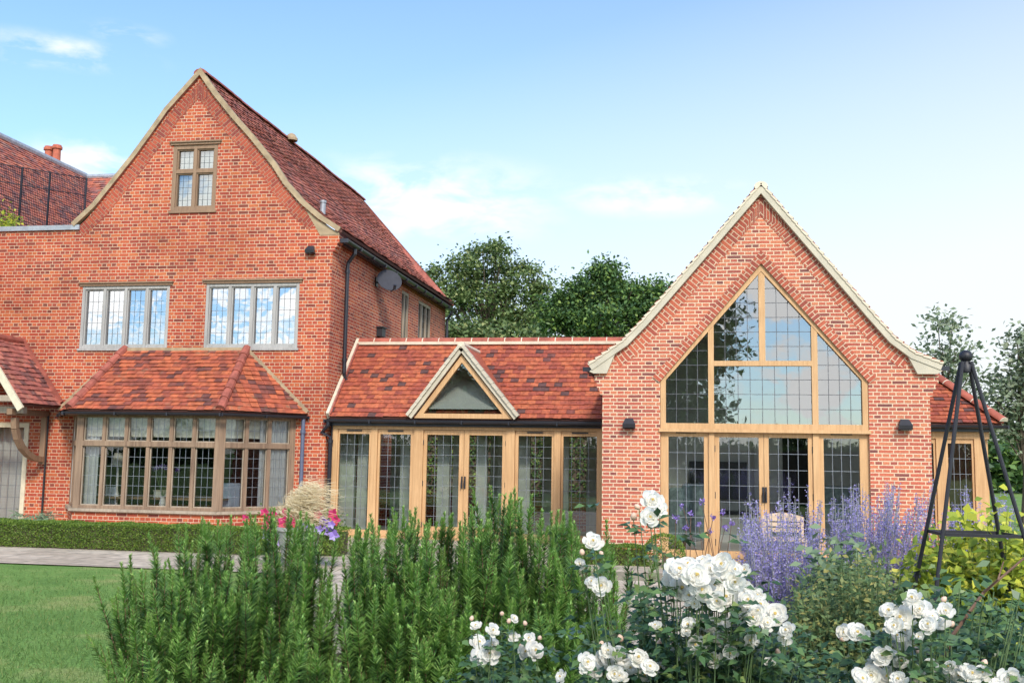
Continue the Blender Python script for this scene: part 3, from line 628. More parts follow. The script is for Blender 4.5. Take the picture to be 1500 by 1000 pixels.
# ---------------- bay window
bay_f = [V((-12.98, YL, 0)), V((-12.12, 18.8, 0)), V((-9.06, 18.8, 0)), V((-7.98, YL, 0))]
plz, trz0, trz1, hdz = .50, 1.73, 1.83, 2.36
pm = MB()
for a, b in zip(bay_f, bay_f[1:]):
    l = (b-a).length
    uv0 = a.x+a.y
    d = (b-a).normalized()
    pm.face([(a.x, a.y, -.2), (b.x, b.y, -.2), (b.x, b.y, plz-.06), (a.x, a.y, plz-.06)], [(uv0, -.2), (uv0+l, -.2), (uv0+l, plz-.06), (uv0, plz-.06)])
pm.face([(p.x, p.y, plz-.062) for p in bay_f], [(0, 0)]*4)
pm.build('bay_plinth', M['brick_old'], house)
def bay_side(a, b, nl, first, last):
    u = (b-a).normalized(); n = u.cross(EZ).normalized(); w_ = (b-a).length; O = a; mb = MB(); v = EZ
    posts = []; pw = .075
    mb.obox(O, u, v, n, 0, first, plz, hdz, -.13, 0); mb.obox(O, u, v, n, w_-last, w_, plz, hdz, -.13, 0)
    mb.obox(O, u, v, n, first, w_-last, plz, plz+.06, -.13, -.003); mb.obox(O, u, v, n, first, w_-last, hdz-.05, hdz, -.13, -.003)
    mb.obox(O, u, v, n, first, w_-last, trz0, trz1, -.13, .012)
    iw = (w_-first-last-(nl-1)*pw)/nl
    cols = [first+i*(iw+pw) for i in range(nl)]
    for c in cols[1:]:
        mb.obox(O, u, v, n, c-pw, c, plz+.06, trz0, -.13, -.006); mb.obox(O, u, v, n, c-pw, c, trz1, hdz-.05, -.13, -.006)
    f = mb.build('bay_frame', M['oakbay'], house)
    sm = MB(); sm.obox(O, u, v, n, -.04, w_+.04, plz-.058, plz-.002, -.16, .07); sm.build('sill', M['oakgrey'], f)
    for c in cols:
        for lo, hi, nz in ((plz+.06, trz0, 6), (trz1, hdz-.05, 2)):
            q = O-n*.06; e = .02; cm = MB()
            for (p0, p1, r0, r1) in ((c, c+e, lo, hi), (c+iw-e, c+iw, lo, hi), (c+e, c+iw-e, lo, lo+e), (c+e, c+iw-e, hi-e, hi)): cm.obox(O, u, v, n, p0, p1, r0, r1, -.08, -.04)
            cm.build('casement', M['oakgrey'], f)
            p = MB(); p.face([q+u*(c+e)+v*(lo+e), q+u*(c+iw-e)+v*(lo+e), q+u*(c+iw-e)+v*(hi-e), q+u*(c+e)+v*(hi-e)]); p.build('pane', M['glass_bay'], f)
            lm = MB(); lead_grid(lm, q+u*(c+e)+v*(lo+e), u, v, n, iw-2*e, hi-lo-2*e, 3 if nz > 2 else 3, nz); lm.build('leading', M['lead'], f)
    return f
bay_side(bay_f[0], bay_f[1], 3, .10, .12); bay_side(bay_f[1], bay_f[2], 6, .14, .10); bay_side(bay_f[2], bay_f[3], 3, .12, .12)
# bay roof: front slope, two hip slopes
zt, ze = 3.76, 2.43
tl_, tr_ = V((-11.88, YL-.01, zt)), V((-9.12, YL-.01, zt)); el, er = V((-12.2, 18.6, ze)), V((-8.98, 18.6, ze)); wl, wr = V((-13.33, YL-.01, ze)), V((-7.73, YL-.01, ze))
def slope(par, e0, e1, t0, t1, m, seed, gauge=.115, tw=.17, sag=.006, name='roof_slope', dm=None, th=.016):
    """tiled plane between eave e0-e1 and top t0-t1 (top edge parallel to the eave, may be a point)"""
    u = (e1-e0).normalized(); up = (t0-e0)-u*((t0-e0).dot(u)); 
    a0, a1 = 0.0, (e1-e0).length; b0 = (t0-e0).dot(u); b1 = (t1-e0).dot(u)
    fn = lambda t: (a0+(b0-a0)*t, a1+(b1-a1)*t)
    o = deck([e0, e0+up], u, fn).build(name, dm or M['deck'], par); tiles([e0, e0+up], u, fn, gauge, tw, th=th, seed=seed, sag=sag).build('tile_courses', m, o); return o
bay_roof = slope(house, el, er, tl_, tr_, M['tile_bay'], 11, name='bay_roof')
slope(house, er, wr, tr_, tr_, M['tile_bay'], 12, name='bay_roof'); slope(house, wl, el, tl_, tl_, M['tile_bay'], 13, name='bay_roof')
for a, b in ((el, tl_), (er, tr_)):
    for i in range(7):
        hm = MB(); p, q = a+(b-a)*(i/7)+EZ*.05, a+(b-a)*((i+1.08)/7)+EZ*.04; hm.tube([p, q], [.095, .08], 10); hm.build('hip_tile', M['hip'], bay_roof)
fm_ = MB(); fm_.beam(tl_+V((0, -.03, .02)), tr_+V((0, -.03, .02)), .07, .03); fm_.beam(tr_+V((0, -.03, .03)), wr+V((0, -.03, .05)), .09, .03); fm_.beam(tl_+V((0, -.03, .03)), wl+V((0, -.03, .05)), .09, .03)
fm_.build('mortar_fillet', M['verge_old'], bay_roof)
ga, gb_, gc, gd = V((-13.3, 19.96, ze-.03)), V((-12.26, 18.56, ze-.035)), V((-8.94, 18.56, ze-.035)), V((-7.72, 19.96, ze-.03))
for a, b in ((ga, gb_), (gb_, gc), (gc, gd)): gutter(house, a, b, .055, M['gutter'], 'bay_gutter')
sf = MB()
sf.mesh([(-13.15, YL-.01, 2.365), (-12.15, 18.7, 2.365), (-9.03, 18.7, 2.365), (-7.9, YL-.01, 2.365), (-13.15, YL-.01, 2.42), (-12.15, 18.7, 2.42), (-9.03, 18.7, 2.42), (-7.9, YL-.01, 2.42)],
        [(3, 2, 1, 0), (4, 5, 6, 7), (0, 1, 5, 4), (1, 2, 6, 5), (2, 3, 7, 6)])
sf.build('soffit', M['oakdark'], house)
p0 = at(445, 615, YL-.06)
pb = MB(); pb.tube([(p0.x, YL-.08, 2.38), (p0.x, YL-.08, .0)], .04, 10); pb.tube([(p0.x, YL-.08, 2.05), (p0.x, YL-.08, 2.12)], .055, 10); pb.build('downpipe', M['pipeblue'], house)
# inside the bay : room
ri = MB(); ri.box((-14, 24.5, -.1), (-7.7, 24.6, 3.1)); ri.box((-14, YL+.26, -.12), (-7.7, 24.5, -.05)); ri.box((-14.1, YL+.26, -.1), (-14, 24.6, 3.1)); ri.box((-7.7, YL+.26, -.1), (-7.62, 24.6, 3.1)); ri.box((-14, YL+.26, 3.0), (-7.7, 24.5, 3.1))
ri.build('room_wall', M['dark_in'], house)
cm = MB()
def drape(mb, a, b, z0, z1, folds, amp=.03):
    a, b = V(a), V(b); u = (b-a).normalized(); n = u.cross(EZ); N_ = folds*6; pts = []
    for i in range(N_+1): t = i/N_; pts.append(a+(b-a)*t+n*(amp*math.sin(t*folds*2*math.pi)))
    mb.mesh([(p.x, p.y, z0) for p in pts]+[(p.x, p.y, z1) for p in pts], [(i, i+1, N_+2+i, N_+1+i) for i in range(N_)])
drape(cm, (-12.75, 19.72, 0), (-12.14, 19.02, 0), .5, 2.34, 4); drape(cm, (-12.05, 19.02, 0), (-11.75, 19.02, 0), .5, 2.34, 3)
drape(cm, (-8.55, 19.55, 0), (-8.12, 20.0, 0), .5, 2.34, 5); cm.build('curtain', M['curtain'], house, smooth=True)
cm = MB(); drape(cm, (-12.0, 18.98, 0), (-9.15, 18.98, 0), 1.92, 2.33, 18, .015); drape(cm, (-9.08, 19.03, 0), (-8.15, 20.05, 0), 1.92, 2.33, 8, .015); cm.build('valance', M['lace'], house, smooth=True)

# ---------------- porch on the left
pr_t = at(33, 502, YL); pr_e = at(90, 594, YL)
YP = 18.66; xe, ze2 = pr_e.x, pr_e.z; xr, zr = pr_t.x, pr_t.z
por = slope(house, V((xe, YP, ze2-.03)), V((xe, YL, ze2-.03)), V((xr, YP, zr)), V((xr, YL, zr)), M['tile_old'], 21, gauge=.12, name='porch_roof', sag=.008)
deck([V((2*xr-xe, YP, ze2-.03)), V((xr, YP, zr))], EY, lambda t: (0, YL-YP)).build('porch_slope', M['tile_old'], por)
hm = MB(); hm.tube([(xr, YP, zr+.02), (xr, YL, zr+.02)], .09, 10); hm.build('porch_ridge', M['hip'], por)
fl = MB(); fl.beam((xr, YL-.04, zr+.05), (xe, YL-.04, ze2+.05), .14, .05); fl.build('porch_flashing', M['hip'], por)
bb = MB(); bb.beam((xr, YP-.03, zr-.08), (xe+.02, YP-.03, ze2-.14), .14, .05); bb.beam((xr, YP-.03, zr-.08), (2*xr-xe-.02, YP-.03, ze2-.14), .14, .05); bb.build('bargeboard', M['cream'], por)
bb = MB(); bb.beam((2*xr-xe, YP-.01, ze2+.08), (xe-.1, YP-.01, ze2+.08), .12, .08); bb.beam((2*xr-xe, YP+.3, ze2-.14), (xe-.12, YP+.3, ze2-.14), .14, .12); bb.build('tie_beam', M['oakgrey'], por)
bk = MB(); bx = xe-.33
bk.beam((bx, YP+.1, ze2-.18), (bx, YL, ze2-.18), .12, .12, EX); bk.box((bx-.06, YL-.1, ze2-1.25), (bx+.06, YL-.001, ze2-.25))
prv = None
for i in range(7):
    t = i/6*math.pi/2; p = V((bx, YL-.1-.95*math.sin(t)*1.0, ze2-1.15+.85*(1-math.cos(t))))
    if prv is not None: bk.beam(prv, p, .11, .12, EX)
    prv = p
bk.build('bracket', M['oakdark'], por)
df = MB(); x0, x1 = PORD[0], PORD[1]
df.box((x1-.1, YL-.02, 0), (x1, YL+.12, 2.2)); df.box((x0, YL-.018, 2.1), (x1-.1, YL+.12, 2.2)); df.box((x0, YL-.02, 0), (x0+.1, YL+.12, 2.1)); df.box((x0+.1, YL-.02, 0), (x1-.1, YL+.12, .12))
dd = df.build('porch_window', M['cream'], house)
p = MB(); p.face([(x0+.1, YL+.05, .12), (x1-.1, YL+.05, .12), (x1-.1, YL+.05, 2.1), (x0+.1, YL+.05, 2.1)]); p.build('pane', M['glass_door'], dd)
lm = MB(); lead_grid(lm, V((x0+.1, YL+.05, .12)), EX, EZ, V((0, -1, 0)), x1-x0-.2, 1.98, 8, 8); lm.build('leading', M['lead'], dd)
cm = MB(); drape(cm, (x0+.1, YL+.4, 0), (x1-.32, YL+.4, 0), .1, 2.1, 6); cm.build('curtain', M['curtain'], house, smooth=True)
cp = MB(); q = at(66, 680, YL-.04); cp.tube([(q.x, YL-.04, 2.35), (q.x, YL-.04, 0)], .022, 8); cp.build('downpipe', M['iron'], house)

# ---------------- things on the house
def floodlight(x, y, z, label):
    t = thing('floodlight', label, 'lamp', (x, y, z), 'floodlights on the brick walls')
    b = MB(); b.box((x-.06, y-.03, z-.07), (x+.06, y-.001, z+.07)); b.build('bracket', M['black'], t)
    h = MB()
    prof = [(.085, -.03), (.08, -.09), (-.01, -.16), (-.07, -.15), (-.09, -.04)]
    w0, w1 = .06, .10
    vs = []
    for s_ in (-1, 1):
        for k, (zz, yy) in enumerate(prof): vs.append((x+s_*(w0 if zz > .03 else w1), y+yy, z+zz))
    h.mesh(vs, [(0, 1, 2, 3, 4), (9, 8, 7, 6, 5)]+[(k, 5+k, 5+(k+1) % 5, (k+1) % 5) for k in range(5)]); h.build('housing', M['black'], t)
    g = MB(); g.box((x-.075, y-.14, z-.086), (x+.075, y-.05, z-.083)); g.build('lens', M['glass_door'], t)
    return t
fp = at(457, 367, YL); floodlight(fp.x, YL, fp.z, 'small dark floodlight high beside the eaves on the old brick gable')
dp = atx(570, 411, XCOR+.35)
dt = thing('satellite_dish', 'grey satellite dish on the side wall under the eaves', 'satellite dish', (XCOR, dp.y, dp.z))
db = MB(); nd = V((.55, -.75, .35)).normalized(); sd = nd.cross(EZ).normalized(); ud = sd.cross(nd)
rings = [(0, 0)]+[(r_, .35*r_*r_) for r_ in (.08, .17, .24, .29)]
cdp = V((dp.x, dp.y, dp.z)); vs = []; K = 24
for (r_, h_) in rings[1:]:
    for k in range(K): t = 2*math.pi*k/K; vs.append(cdp+sd*(r_*1.05*math.cos(t))+ud*(r_*.95*math.sin(t))+nd*h_)
fs_ = [tuple(range(K))[::-1]]+[(j*K+k, j*K+(k+1) % K, (j+1)*K+(k+1) % K, (j+1)*K+k) for j in range(3) for k in range(K)]
db.mesh(vs, fs_); db.mesh([v-nd*.012 for v in vs], [f[::-1] for f in fs_]); db.build('dish', M['dishgrey'], dt, smooth=True)
ab = MB(); ab.tube([cdp-ud*.31+nd*.03, cdp-ud*.36+nd*.30-sd*.02], .014, 6); ab.tube([cdp-ud*.37+nd*.27, cdp-ud*.30+nd*.34], .035, 8); ab.build('feed_arm', M['black'], dt)
mbk = MB(); mbk.tube([cdp-nd*.03, V((XCOR+.12, dp.y+.1, dp.z-.02)), V((XCOR, dp.y+.1, dp.z-.02))], .022, 8); mbk.box((XCOR+.001, dp.y+.02, dp.z-.12), (XCOR+.03, dp.y+.18, dp.z+.1)); mbk.build('bracket', M['black'], dt)
bx_ = atx(554, 487, XCOR); vt = MB(); vt.box((XCOR+.002, bx_.y-.14, bx_.z-.1), (XCOR+.14, bx_.y+.14, bx_.z+.1)); vt.box((XCOR+.002, bx_.y-.17, bx_.z+.1), (XCOR+.18, bx_.y+.17, bx_.z+.13)); vt.build('wall_vent', M['black'], house)

# iron railing on the flat roof, behind the coping
rl = thing('iron_railing', 'thin grey iron railing round the flat roof of the brick house', 'railing', (-14.5, 22.6, 6.2))
ra, rb_ = at(123, 322, 23.0), at(123, 261, 23.0)
rb0 = at(-20, 280, 21.0)
pts_ = [V((ra.x, 23.0, 0)), V((-16.6, 21.2, 0))]
def rail_post(x, y): 
    b = MB(); b.box((x-.018, y-.018, 6.2), (x+.018, y+.018, rb_.z)); b.build('post', M['gutter'], rl)
pA, pB = pts_
for t in (0, .36, .62, .95): q = pA+(pB-pA)*t; rail_post(q.x, q.y)
b = MB(); 
for z in (rb_.z-.02, rb_.z-.45, 6.45): b.beam((pA.x, pA.y, z), (pB.x, pB.y, z), .018, .03)
for i in range(1, 60):
    q = pA+(pB-pA)*(i/60); b.beam((q.x, q.y, 6.45), (q.x, q.y, rb_.z-.02), .008, .008)
b.build('bars', M['gutter'], rl)
# older wing further back on the left
wing = thing('tiled_wing', 'older wing behind with long tiled roof running away on the far left', 'house', (-20, 26, 0))
A0 = atx(0, 203, -20); B0 = atx(125, 258, -20); zR = 10.72
ws = slope(wing, V((-15.0, 18.5, 5.4)), V((-15.0, B0.y, 5.4)), V((-20, 18.5, zR)), V((-20, B0.y, zR)), M['tile_wing'], 31, gauge=.14, tw=.2, name='roof')
b = MB(); b.tube([(-20, 18.5, zR+.03), (-20, B0.y, zR+.03)], .12, 10); b.build('ridge', M['leadflash'], ws)
b = MB(); b.box((-24, 18.6, 0), (-15.2, B0.y, 5.4)); b.build('wall', M['brick_old'], wing, uvfn=lambda p: (p[0]+p[1], p[2]))
deck([V((-25, 18.5, 5.4)), V((-20, 18.5, zR))], EY, lambda t: (0, B0.y-18.5)).build('far_slope', M['tile_wing'], ws)
zc = at(125, 259, B0.y).z; x1 = at(175, 257, B0.y+.0).x
cs = slope(wing, V((-20.3, B0.y-3.2, 7.6)), V((-12.9, B0.y-3.2, 7.6)), V((-20.3, B0.y, zR-.02)), V((-12.9, B0.y, zR-.02)), M['tile_wing'], 32, gauge=.14, tw=.2, name='cross_roof')
b = MB(); b.tube([(-20.2, B0.y, zR), (-12.9, B0.y, zR)], .1, 8); b.build('ridge', M['leadflash'], cs)
b = MB(); b.box((-20, B0.y-3.0, 0), (-13.2, B0.y, 7.5)); b.build('wall', M['brick_old'], wing, uvfn=lambda p: (p[0]+p[1], p[2]))
for (px, py) in ((72, 215), (84, 213)):
    c = at(px, py, 30.5); mb = MB(); mb.lathe((c.x, c.y, c.z-.95), [(.15, 0), (.13, .5), (.125, .8), (.17, .82), (.17, .9), (.14, .92), (.14, .95), (.1, .95), (.1, .6)], 16); mb.build('chimney_pot', M['clay'], wing)
c = at(78, 215, 30.5); b = MB(); b.box((c.x-.55, 30.1, 8), (c.x+.55, 30.9, c.z-.9)); b.build('chimney', M['brick_old'], wing, uvfn=lambda p: (p[0]+p[1], p[2]))

# ================================================================== LINK
YK = 20.1
link = thing('glazed_link', 'low oak framed link with bright clay roof and glazed doors between the gables', 'building', (-4.4, YK, 0))
XA, XB = -7.28, -1.72
gz, rz = 2.36, 4.10; YRg = 21.75
lr = slope(link, V((XA, YK-.12, gz+.02)), V((XB+.3, YK-.12, gz+.02)), V((XA, YRg, rz)), V((XB+.6, YRg, rz)), M['tile_new'], 41, gauge=.135, tw=.165, sag=.002, name='roof')
deck([V((XA, 2*YRg-YK+.12, gz)), V((XA, YRg, rz))], EX, lambda t: (0, XB+.6-XA)).build('rear_slope', M['tile_new'], lr)
ridge_tiles((XA+.02, YRg, rz+.01), (XB+.7, YRg, rz+.01), 17, .13, lr, M['ridge'], M['mortar'])
b = MB(); b.box((XA, YRg-.155, rz-.05), (XB+.6, YRg-.11, rz+.012)); b.build('mortar_bed', M['mortar'], lr)
b = MB(); 
sdv = V((0, YRg-YK+.12, rz-gz)); ns = 13
for i in range(ns):
    p = V((XA+.03, YK-.12, gz+.08))+sdv*(i/ns); q = V((XA+.03, YK-.12, gz+.08))+sdv*((i+.94)/ns); b.beam(p, q, .07, .05, EX)
b.build('abutment_tiles', M['hip'], lr)
b = MB(); b.beam(V((XA-.005, YK-.14, gz+.05)), V((XA-.005, YRg, rz+.05)), .16, .06, EX); b.build('mortar_fillet', M['mortar'], lr)
gutter(link, (XA-.05, YK-.18, gz-.02), (XB+.1, YK-.18, gz-.04), .06, M['gutter'])
b = MB(); b.box((XA, YK-.10, gz-.14), (XB, YK-.05, gz-.01)); b.build('fascia', M['gutter'], link)
q = at(484, 650, YK-.1); pb = MB(); pb.tube([(XA+.02, YK-.18, gz-.06), (XA+.02, YK-.18, gz-.14), (XA-.13, YK-.12, gz-.28), (q.x, YK-.1, gz-.38), (q.x, YK-.1, 0)], .042, 10); pb.tube([(q.x, YK-.1, gz-.5), (q.x, YK-.1, gz-.43)], .055, 10); pb.build('downpipe', M['gutter'], link)
pb = MB(); pb.tube([(q.x+.0, YK-.03, 2.3), (q.x, YK-.03, 0)], .012, 6); pb.build('cable', M['iron'], link)
X_ = lambda px: at(px, 700, YK).x
headz, railz = 2.27, 2.06
kp = [485.5, 493, 539, 555, 600, 624, 671.6, 686, 735, 758.6, 807.6, 824.6, 874, 882]; kx = [X_(p) for p in kp]
O, u, v, n = V((0, YK, 0)), EX, EZ, V((0, -1, 0))
glz0 = .14
b = MB(); b.obox(O, u, v, n, kx[0], kx[-1], railz+.1, headz, -.12, .02); b.build('head_beam', M['oak'], link)
b = MB(); b.obox(O, u, v, n, kx[0], kx[-1], -.05, .02, -.14, .05); b.build('threshold', M['oak'], link)
for a, c in ((0, 1), (12, 13)):
    b = MB(); b.obox(O, u, v, n, kx[a], kx[c], .022, railz+.098, -.12, .01); b.build('post', M['oak'], link)
for a, c in ((2, 3), (4, 5), (8, 9), (10, 11)):
    m_ = (kx[a]+kx[c])/2; wd = (kx[c]-kx[a])*.28; b = MB(); b.obox(O, u, v, n, m_-wd, m_+wd, .022, railz+.098, -.12, .02); b.build('post', M['oak'], link)
def glazed_leaf(par, x0, x1, gx0, gx1, z0, z1, gz0, gz1, Y, nx, nz, kind, gm, handle=None, hinges=None, vent=False, d0=-.08, d1=-.012):
    O = V((0, Y, 0)); b = MB()
    b.obox(O, u, v, n, x0, gx0, z0, z1, d0, d1); b.obox(O, u, v, n, gx1, x1, z0, z1, d0, d1)
    b.obox(O, u, v, n, gx0, gx1, z0, gz0, d0, d1-.002); b.obox(O, u, v, n, gx0, gx1, gz1, z1, d0, d1-.002)
    f = b.build(kind, M['oak'], par)
    p = MB(); tl = rnd.uniform(-.004, .004); yy = Y+.045
    p.face([(gx0, yy+tl, gz0), (gx1, yy-tl, gz0), (gx1, yy-tl*.5, gz1), (gx0, yy+tl, gz1)]); p.build('pane', gm, f)
    lm = MB(); lead_grid(lm, V((gx0, yy, gz0)), u, v, n, gx1-gx0, gz1-gz0, nx, nz, d=.007); lm.build('leading', M['lead'], f)
    if handle is not None:
        h = MB(); h.box((handle-.015, Y-.005, 1.0), (handle+.015, Y+.012-.002, 1.24)); h.tube([(handle, Y-.03, 1.16), (handle, Y-.05, 1.16), (handle, Y-.055, 1.02)], .011, 8); h.tube([(handle, Y, 1.16), (handle, Y-.045, 1.16)], .01, 8); h.build('handle', M['iron'], f)
    if hinges is not None:
        for z in (z0+.25, (z0+z1)/2, z1-.25):
            h = MB(); h.tube([(hinges, Y+.002, z-.05), (hinges, Y+.002, z+.05)], .012, 8); h.build('hinge', M['iron'], f)
    if vent:
        h = MB(); xm = (gx0+gx1)/2; h.box((xm-.16, Y-.012, gz1+.055), (xm+.16, Y+.01, gz1+.08)); h.build('trickle_vent', M['iron'], f)
    return f
def mid(a, c): return (kx[a]+kx[c])/2
k28 = lambda a, c: (kx[c]-kx[a])*.28+.004
tz = railz+.094
glazed_leaf(link, kx[1]+.003, mid(2, 3)-k28(2, 3), kx[1]+.03, kx[2], .024, tz, glz0, railz, YK, 4, 9, 'window', M['glass_door'], vent=True)
glazed_leaf(link, mid(2, 3)+k28(2, 3), mid(4, 5)-k28(4, 5), kx[3], kx[4], .024, tz, glz0, railz, YK, 4, 9, 'window', M['glass_door'], vent=True)
glazed_leaf(link, mid(4, 5)+k28(4, 5), mid(6, 7)-.003, kx[5], kx[6], .024, tz, glz0+.1, railz, YK, 4, 9, 'door', M['glass_door'], handle=kx[6]+.07, hinges=mid(4, 5)+k28(4, 5)-.002)
glazed_leaf(link, mid(6, 7)+.003, mid(8, 9)-k28(8, 9), kx[7], kx[8], .024, tz, glz0+.1, railz, YK, 4, 9, 'door', M['glass_door'], handle=kx[7]-.07, hinges=mid(8, 9)-k28(8, 9)+.002)
glazed_leaf(link, mid(8, 9)+k28(8, 9), mid(10, 11)-k28(10, 11), kx[9], kx[10], .024, tz, glz0, railz, YK, 4, 9, 'window', M['glass_door'], vent=True)
glazed_leaf(link, mid(10, 11)+k28(10, 11), kx[12]+.03, kx[11], kx[12], .024, tz, glz0, railz, YK, 4, 9, 'window', M['glass_door'], vent=True)
# dormer gablet
YD = YK-.14
da, dl, dr = at(677, 508, YD), at(600, 611, YD), at(758, 613, YD); dz = (dl.z+dr.z)/2
tri = [(dl.x, dz), (dr.x, dz), (da.x, da.z)]
def tri_frame(pts, w, y0, y1, name, m, par):
    c = V((sum(p[0] for p in pts)/3, sum(p[1] for p in pts)/3)); inn = []
    for i in range(3):
        P0, P1, P2 = V(pts[i-1]), V(pts[i]), V(pts[(i+1) % 3]); a = (P0-P1).normalized(); b_ = (P2-P1).normalized(); h = (a+b_).normalized(); s = w/abs(a.x*h.y-a.y*h.x); inn.append(tuple(P1+h*s))
    mb = MB()
    for i in range(3):
        j = (i+1) % 3; q = [pts[i], pts[j], inn[j], inn[i]]
        mb.mesh([(x, y0, z) for x, z in q]+[(x, y1, z) for x, z in q], [(0, 1, 2, 3), (7, 6, 5, 4), (0, 4, 5, 1), (1, 5, 6, 2), (2, 6, 7, 3), (3, 7, 4, 0)])
    return mb.build(name, m, par), inn
tri_o = [(dl.x+.1, dz-.01), (dr.x-.1, dz-.01), (da.x, da.z-.16)]
dfr, inn = tri_frame(tri_o, .095, YD-.02, YD+.1, 'dormer', M['oak'], link)
p = MB(); p.face([(x, YD+.04, z) for x, z in inn]); p.build('pane', M['glass_new'], dfr)
for sgn, pe in ((-1, dl), (1, dr)):                    # little roof planes running back into the main slope
    e0 = V((pe.x-.0*sgn, YD-.06, dz+.02)); ap = V((da.x, YD-.06, da.z)); 
    back_ap = V((da.x, YK-.12+(da.z-gz)/(rz-gz)*(YRg-YK+.12)+.02, da.z)); back_e = V((pe.x, YD+.12, dz+.02))
    nn = (e0-ap).cross(back_ap-ap).normalized(); nn = nn if nn.z > 0 else -nn
    mb = MB(); c = [e0, back_e, back_ap, ap]; mb.mesh([x+nn*.045 for x in c]+[x-nn*.02 for x in c], [(0, 1, 2, 3), (7, 6, 5, 4), (0, 4, 5, 1), (1, 5, 6, 2), (2, 6, 7, 3), (3, 7, 4, 0)]); mb.build('dormer_roof', M['tile_new'], dfr)
    mb = MB(); d = (ap-e0).normalized(); w_ = V((0, 0, 1))
    for i in range(11):
        a = e0+(ap-e0)*(i/11); c_ = e0+(ap-e0)*((i+.97)/11); mb.beam(a+nn*(.035+.004*(i % 2)), c_+nn*.03, .06, .16, EY)
    mb.beam(e0-nn*.035, ap-nn*.035, .075, .07, EY)
    mb.build('dormer_verge', M['stonecream'], dfr)
mb = MB(); mb.tube([(da.x, YD-.1, da.z+.03), (da.x, back_ap.y+.05, da.z+.03)], .075, 8); mb.build('dormer_ridge', M['mortar'], dfr)
# inside the link
ib = MB(); lo_ = .15; ib.mesh([(dl.x+.12, YD+.07, dz+.03+lo_), (dr.x-.12, YD+.07, dz+.03+lo_), (da.x, back_ap.y-.16, da.z-.03)], [(0, 1, 2)]); ib.build('dormer_lining', M['plaster'], dfr)
ib = MB(); ib.box((XA-.02, YK+.15, -.1), (-1.4, 24.4, -.04)); ib.build('inner_floor', M['floor_in'], link)
ib = MB(); ib.box((XA+.02, 23.3, 0), (-1.75, 23.4, .75)); ib.box((XA+.02, 23.3, 2.1), (-1.75, 23.4, 2.4)); ib.build('rear_wall', M['brick_old'], link, uvfn=lambda p: (p[0]+p[1], p[2]))
ib = MB(); ib.box((XA+.02, YK+.2, 2.35), (-1.75, 23.4, 2.42)); ib.build('ceiling', M['plaster'], link)
for (pa, pb_, yy) in ((497, 519, 20.9), (523, 538, 20.75), (586, 600, 21.0), (640, 658, 20.9), (663, 671, 21.6), (697, 713, 20.9), (729, 735, 21.6), (759, 776, 20.9), (825, 833, 21.0)):
    a_, b_ = at(pa, 700, yy).x, at(pb_, 700, yy).x; ib = MB(); ib.box((a_, yy, -.04), (b_, yy+.12, 2.34)); ib.build('inner_post', M['sage'], link)
for x in (-6.75, -5.6, -4.4, -3.2, -2.2):
    ib = MB(); ib.box((x-.11, 23.1, -.04), (x+.11, 23.28, 2.34)); ib.build('inner_post', M['sage'], link)

# ================================================================== NEW GABLE
YR = 16.5
ext = thing('gable_extension', 'newer brick gable extension with tall glazed oak screen and cream verges', 'house', (1.12, YR, 0))
XL, XR = -1.40, 3.60
eL = [at(x, y, YR) for x, y in [(1114.3, 272), (1062, 332.5), (1000, 404.5), (943, 470), (914, 500), (893, 514.5), (863, 535.5)]]
eR = [at(x, y, YR) for x, y in [(1114.3, 272), (1165, 330.5), (1222, 396.5), (1279, 463), (1309, 496.5), (1338, 518), (1379.5, 534)]]
pL = [(p.x, p.z) for p in eL]; pR = [(p.x, p.z) for p in eR]
AP = pL[0]
iL, iR = inset(pL, .07), inset(pR, .07)
KZ = 2.98
outer = [(XL, -.2), (XR, -.2), (XR, KZ-.32), (XR+.045, KZ-.31), (XR+.05, KZ-.22), (XR+.09, KZ-.21), (XR+.095, KZ-.12), (XR+.13, KZ-.11), (XR+.135, KZ)]
outer += [(pR[-1][0]-.16, KZ+.02)]+[p for p in iR[1:-1][::-1]]+[(AP[0], AP[1]-.11)]+iL[1:-1]+[(pL[-1][0]+.16, KZ+.02)]
outer += [(XL-.135, KZ), (XL-.13, KZ-.11), (XL-.095, KZ-.12), (XL-.09, KZ-.21), (XL-.05, KZ-.22), (XL-.045, KZ-.31), (XL, KZ-.32)]
gl = at(967, 700, YR).x; gr = at(1275, 700, YR).x; spz = (at(967, 552, YR).z+at(1275, 555, YR).z)/2; gax = (gl+gr)/2; gaz = at(1114, 384, YR).z
hole = [(gl, .12), (gr, .12), (gr, spz), (gax, gaz), (gl, spz)]
wb = MB(); wall_panel(wb, outer, [hole], V((0, YR, 0)), EX, EZ, V((0, -1, 0)), .28, (.09, .03))
BK = 27.0
wb.box((XL, YR+.28, -.2), (XL+.25, BK, 3.0)); wb.box((XR-.25, YR+.28, -.2), (XR, BK, 3.0))
ewall = wb.build('wall', M['brick_new'], ext, uvfn=lambda p: (p[0]+p[1], p[2]))
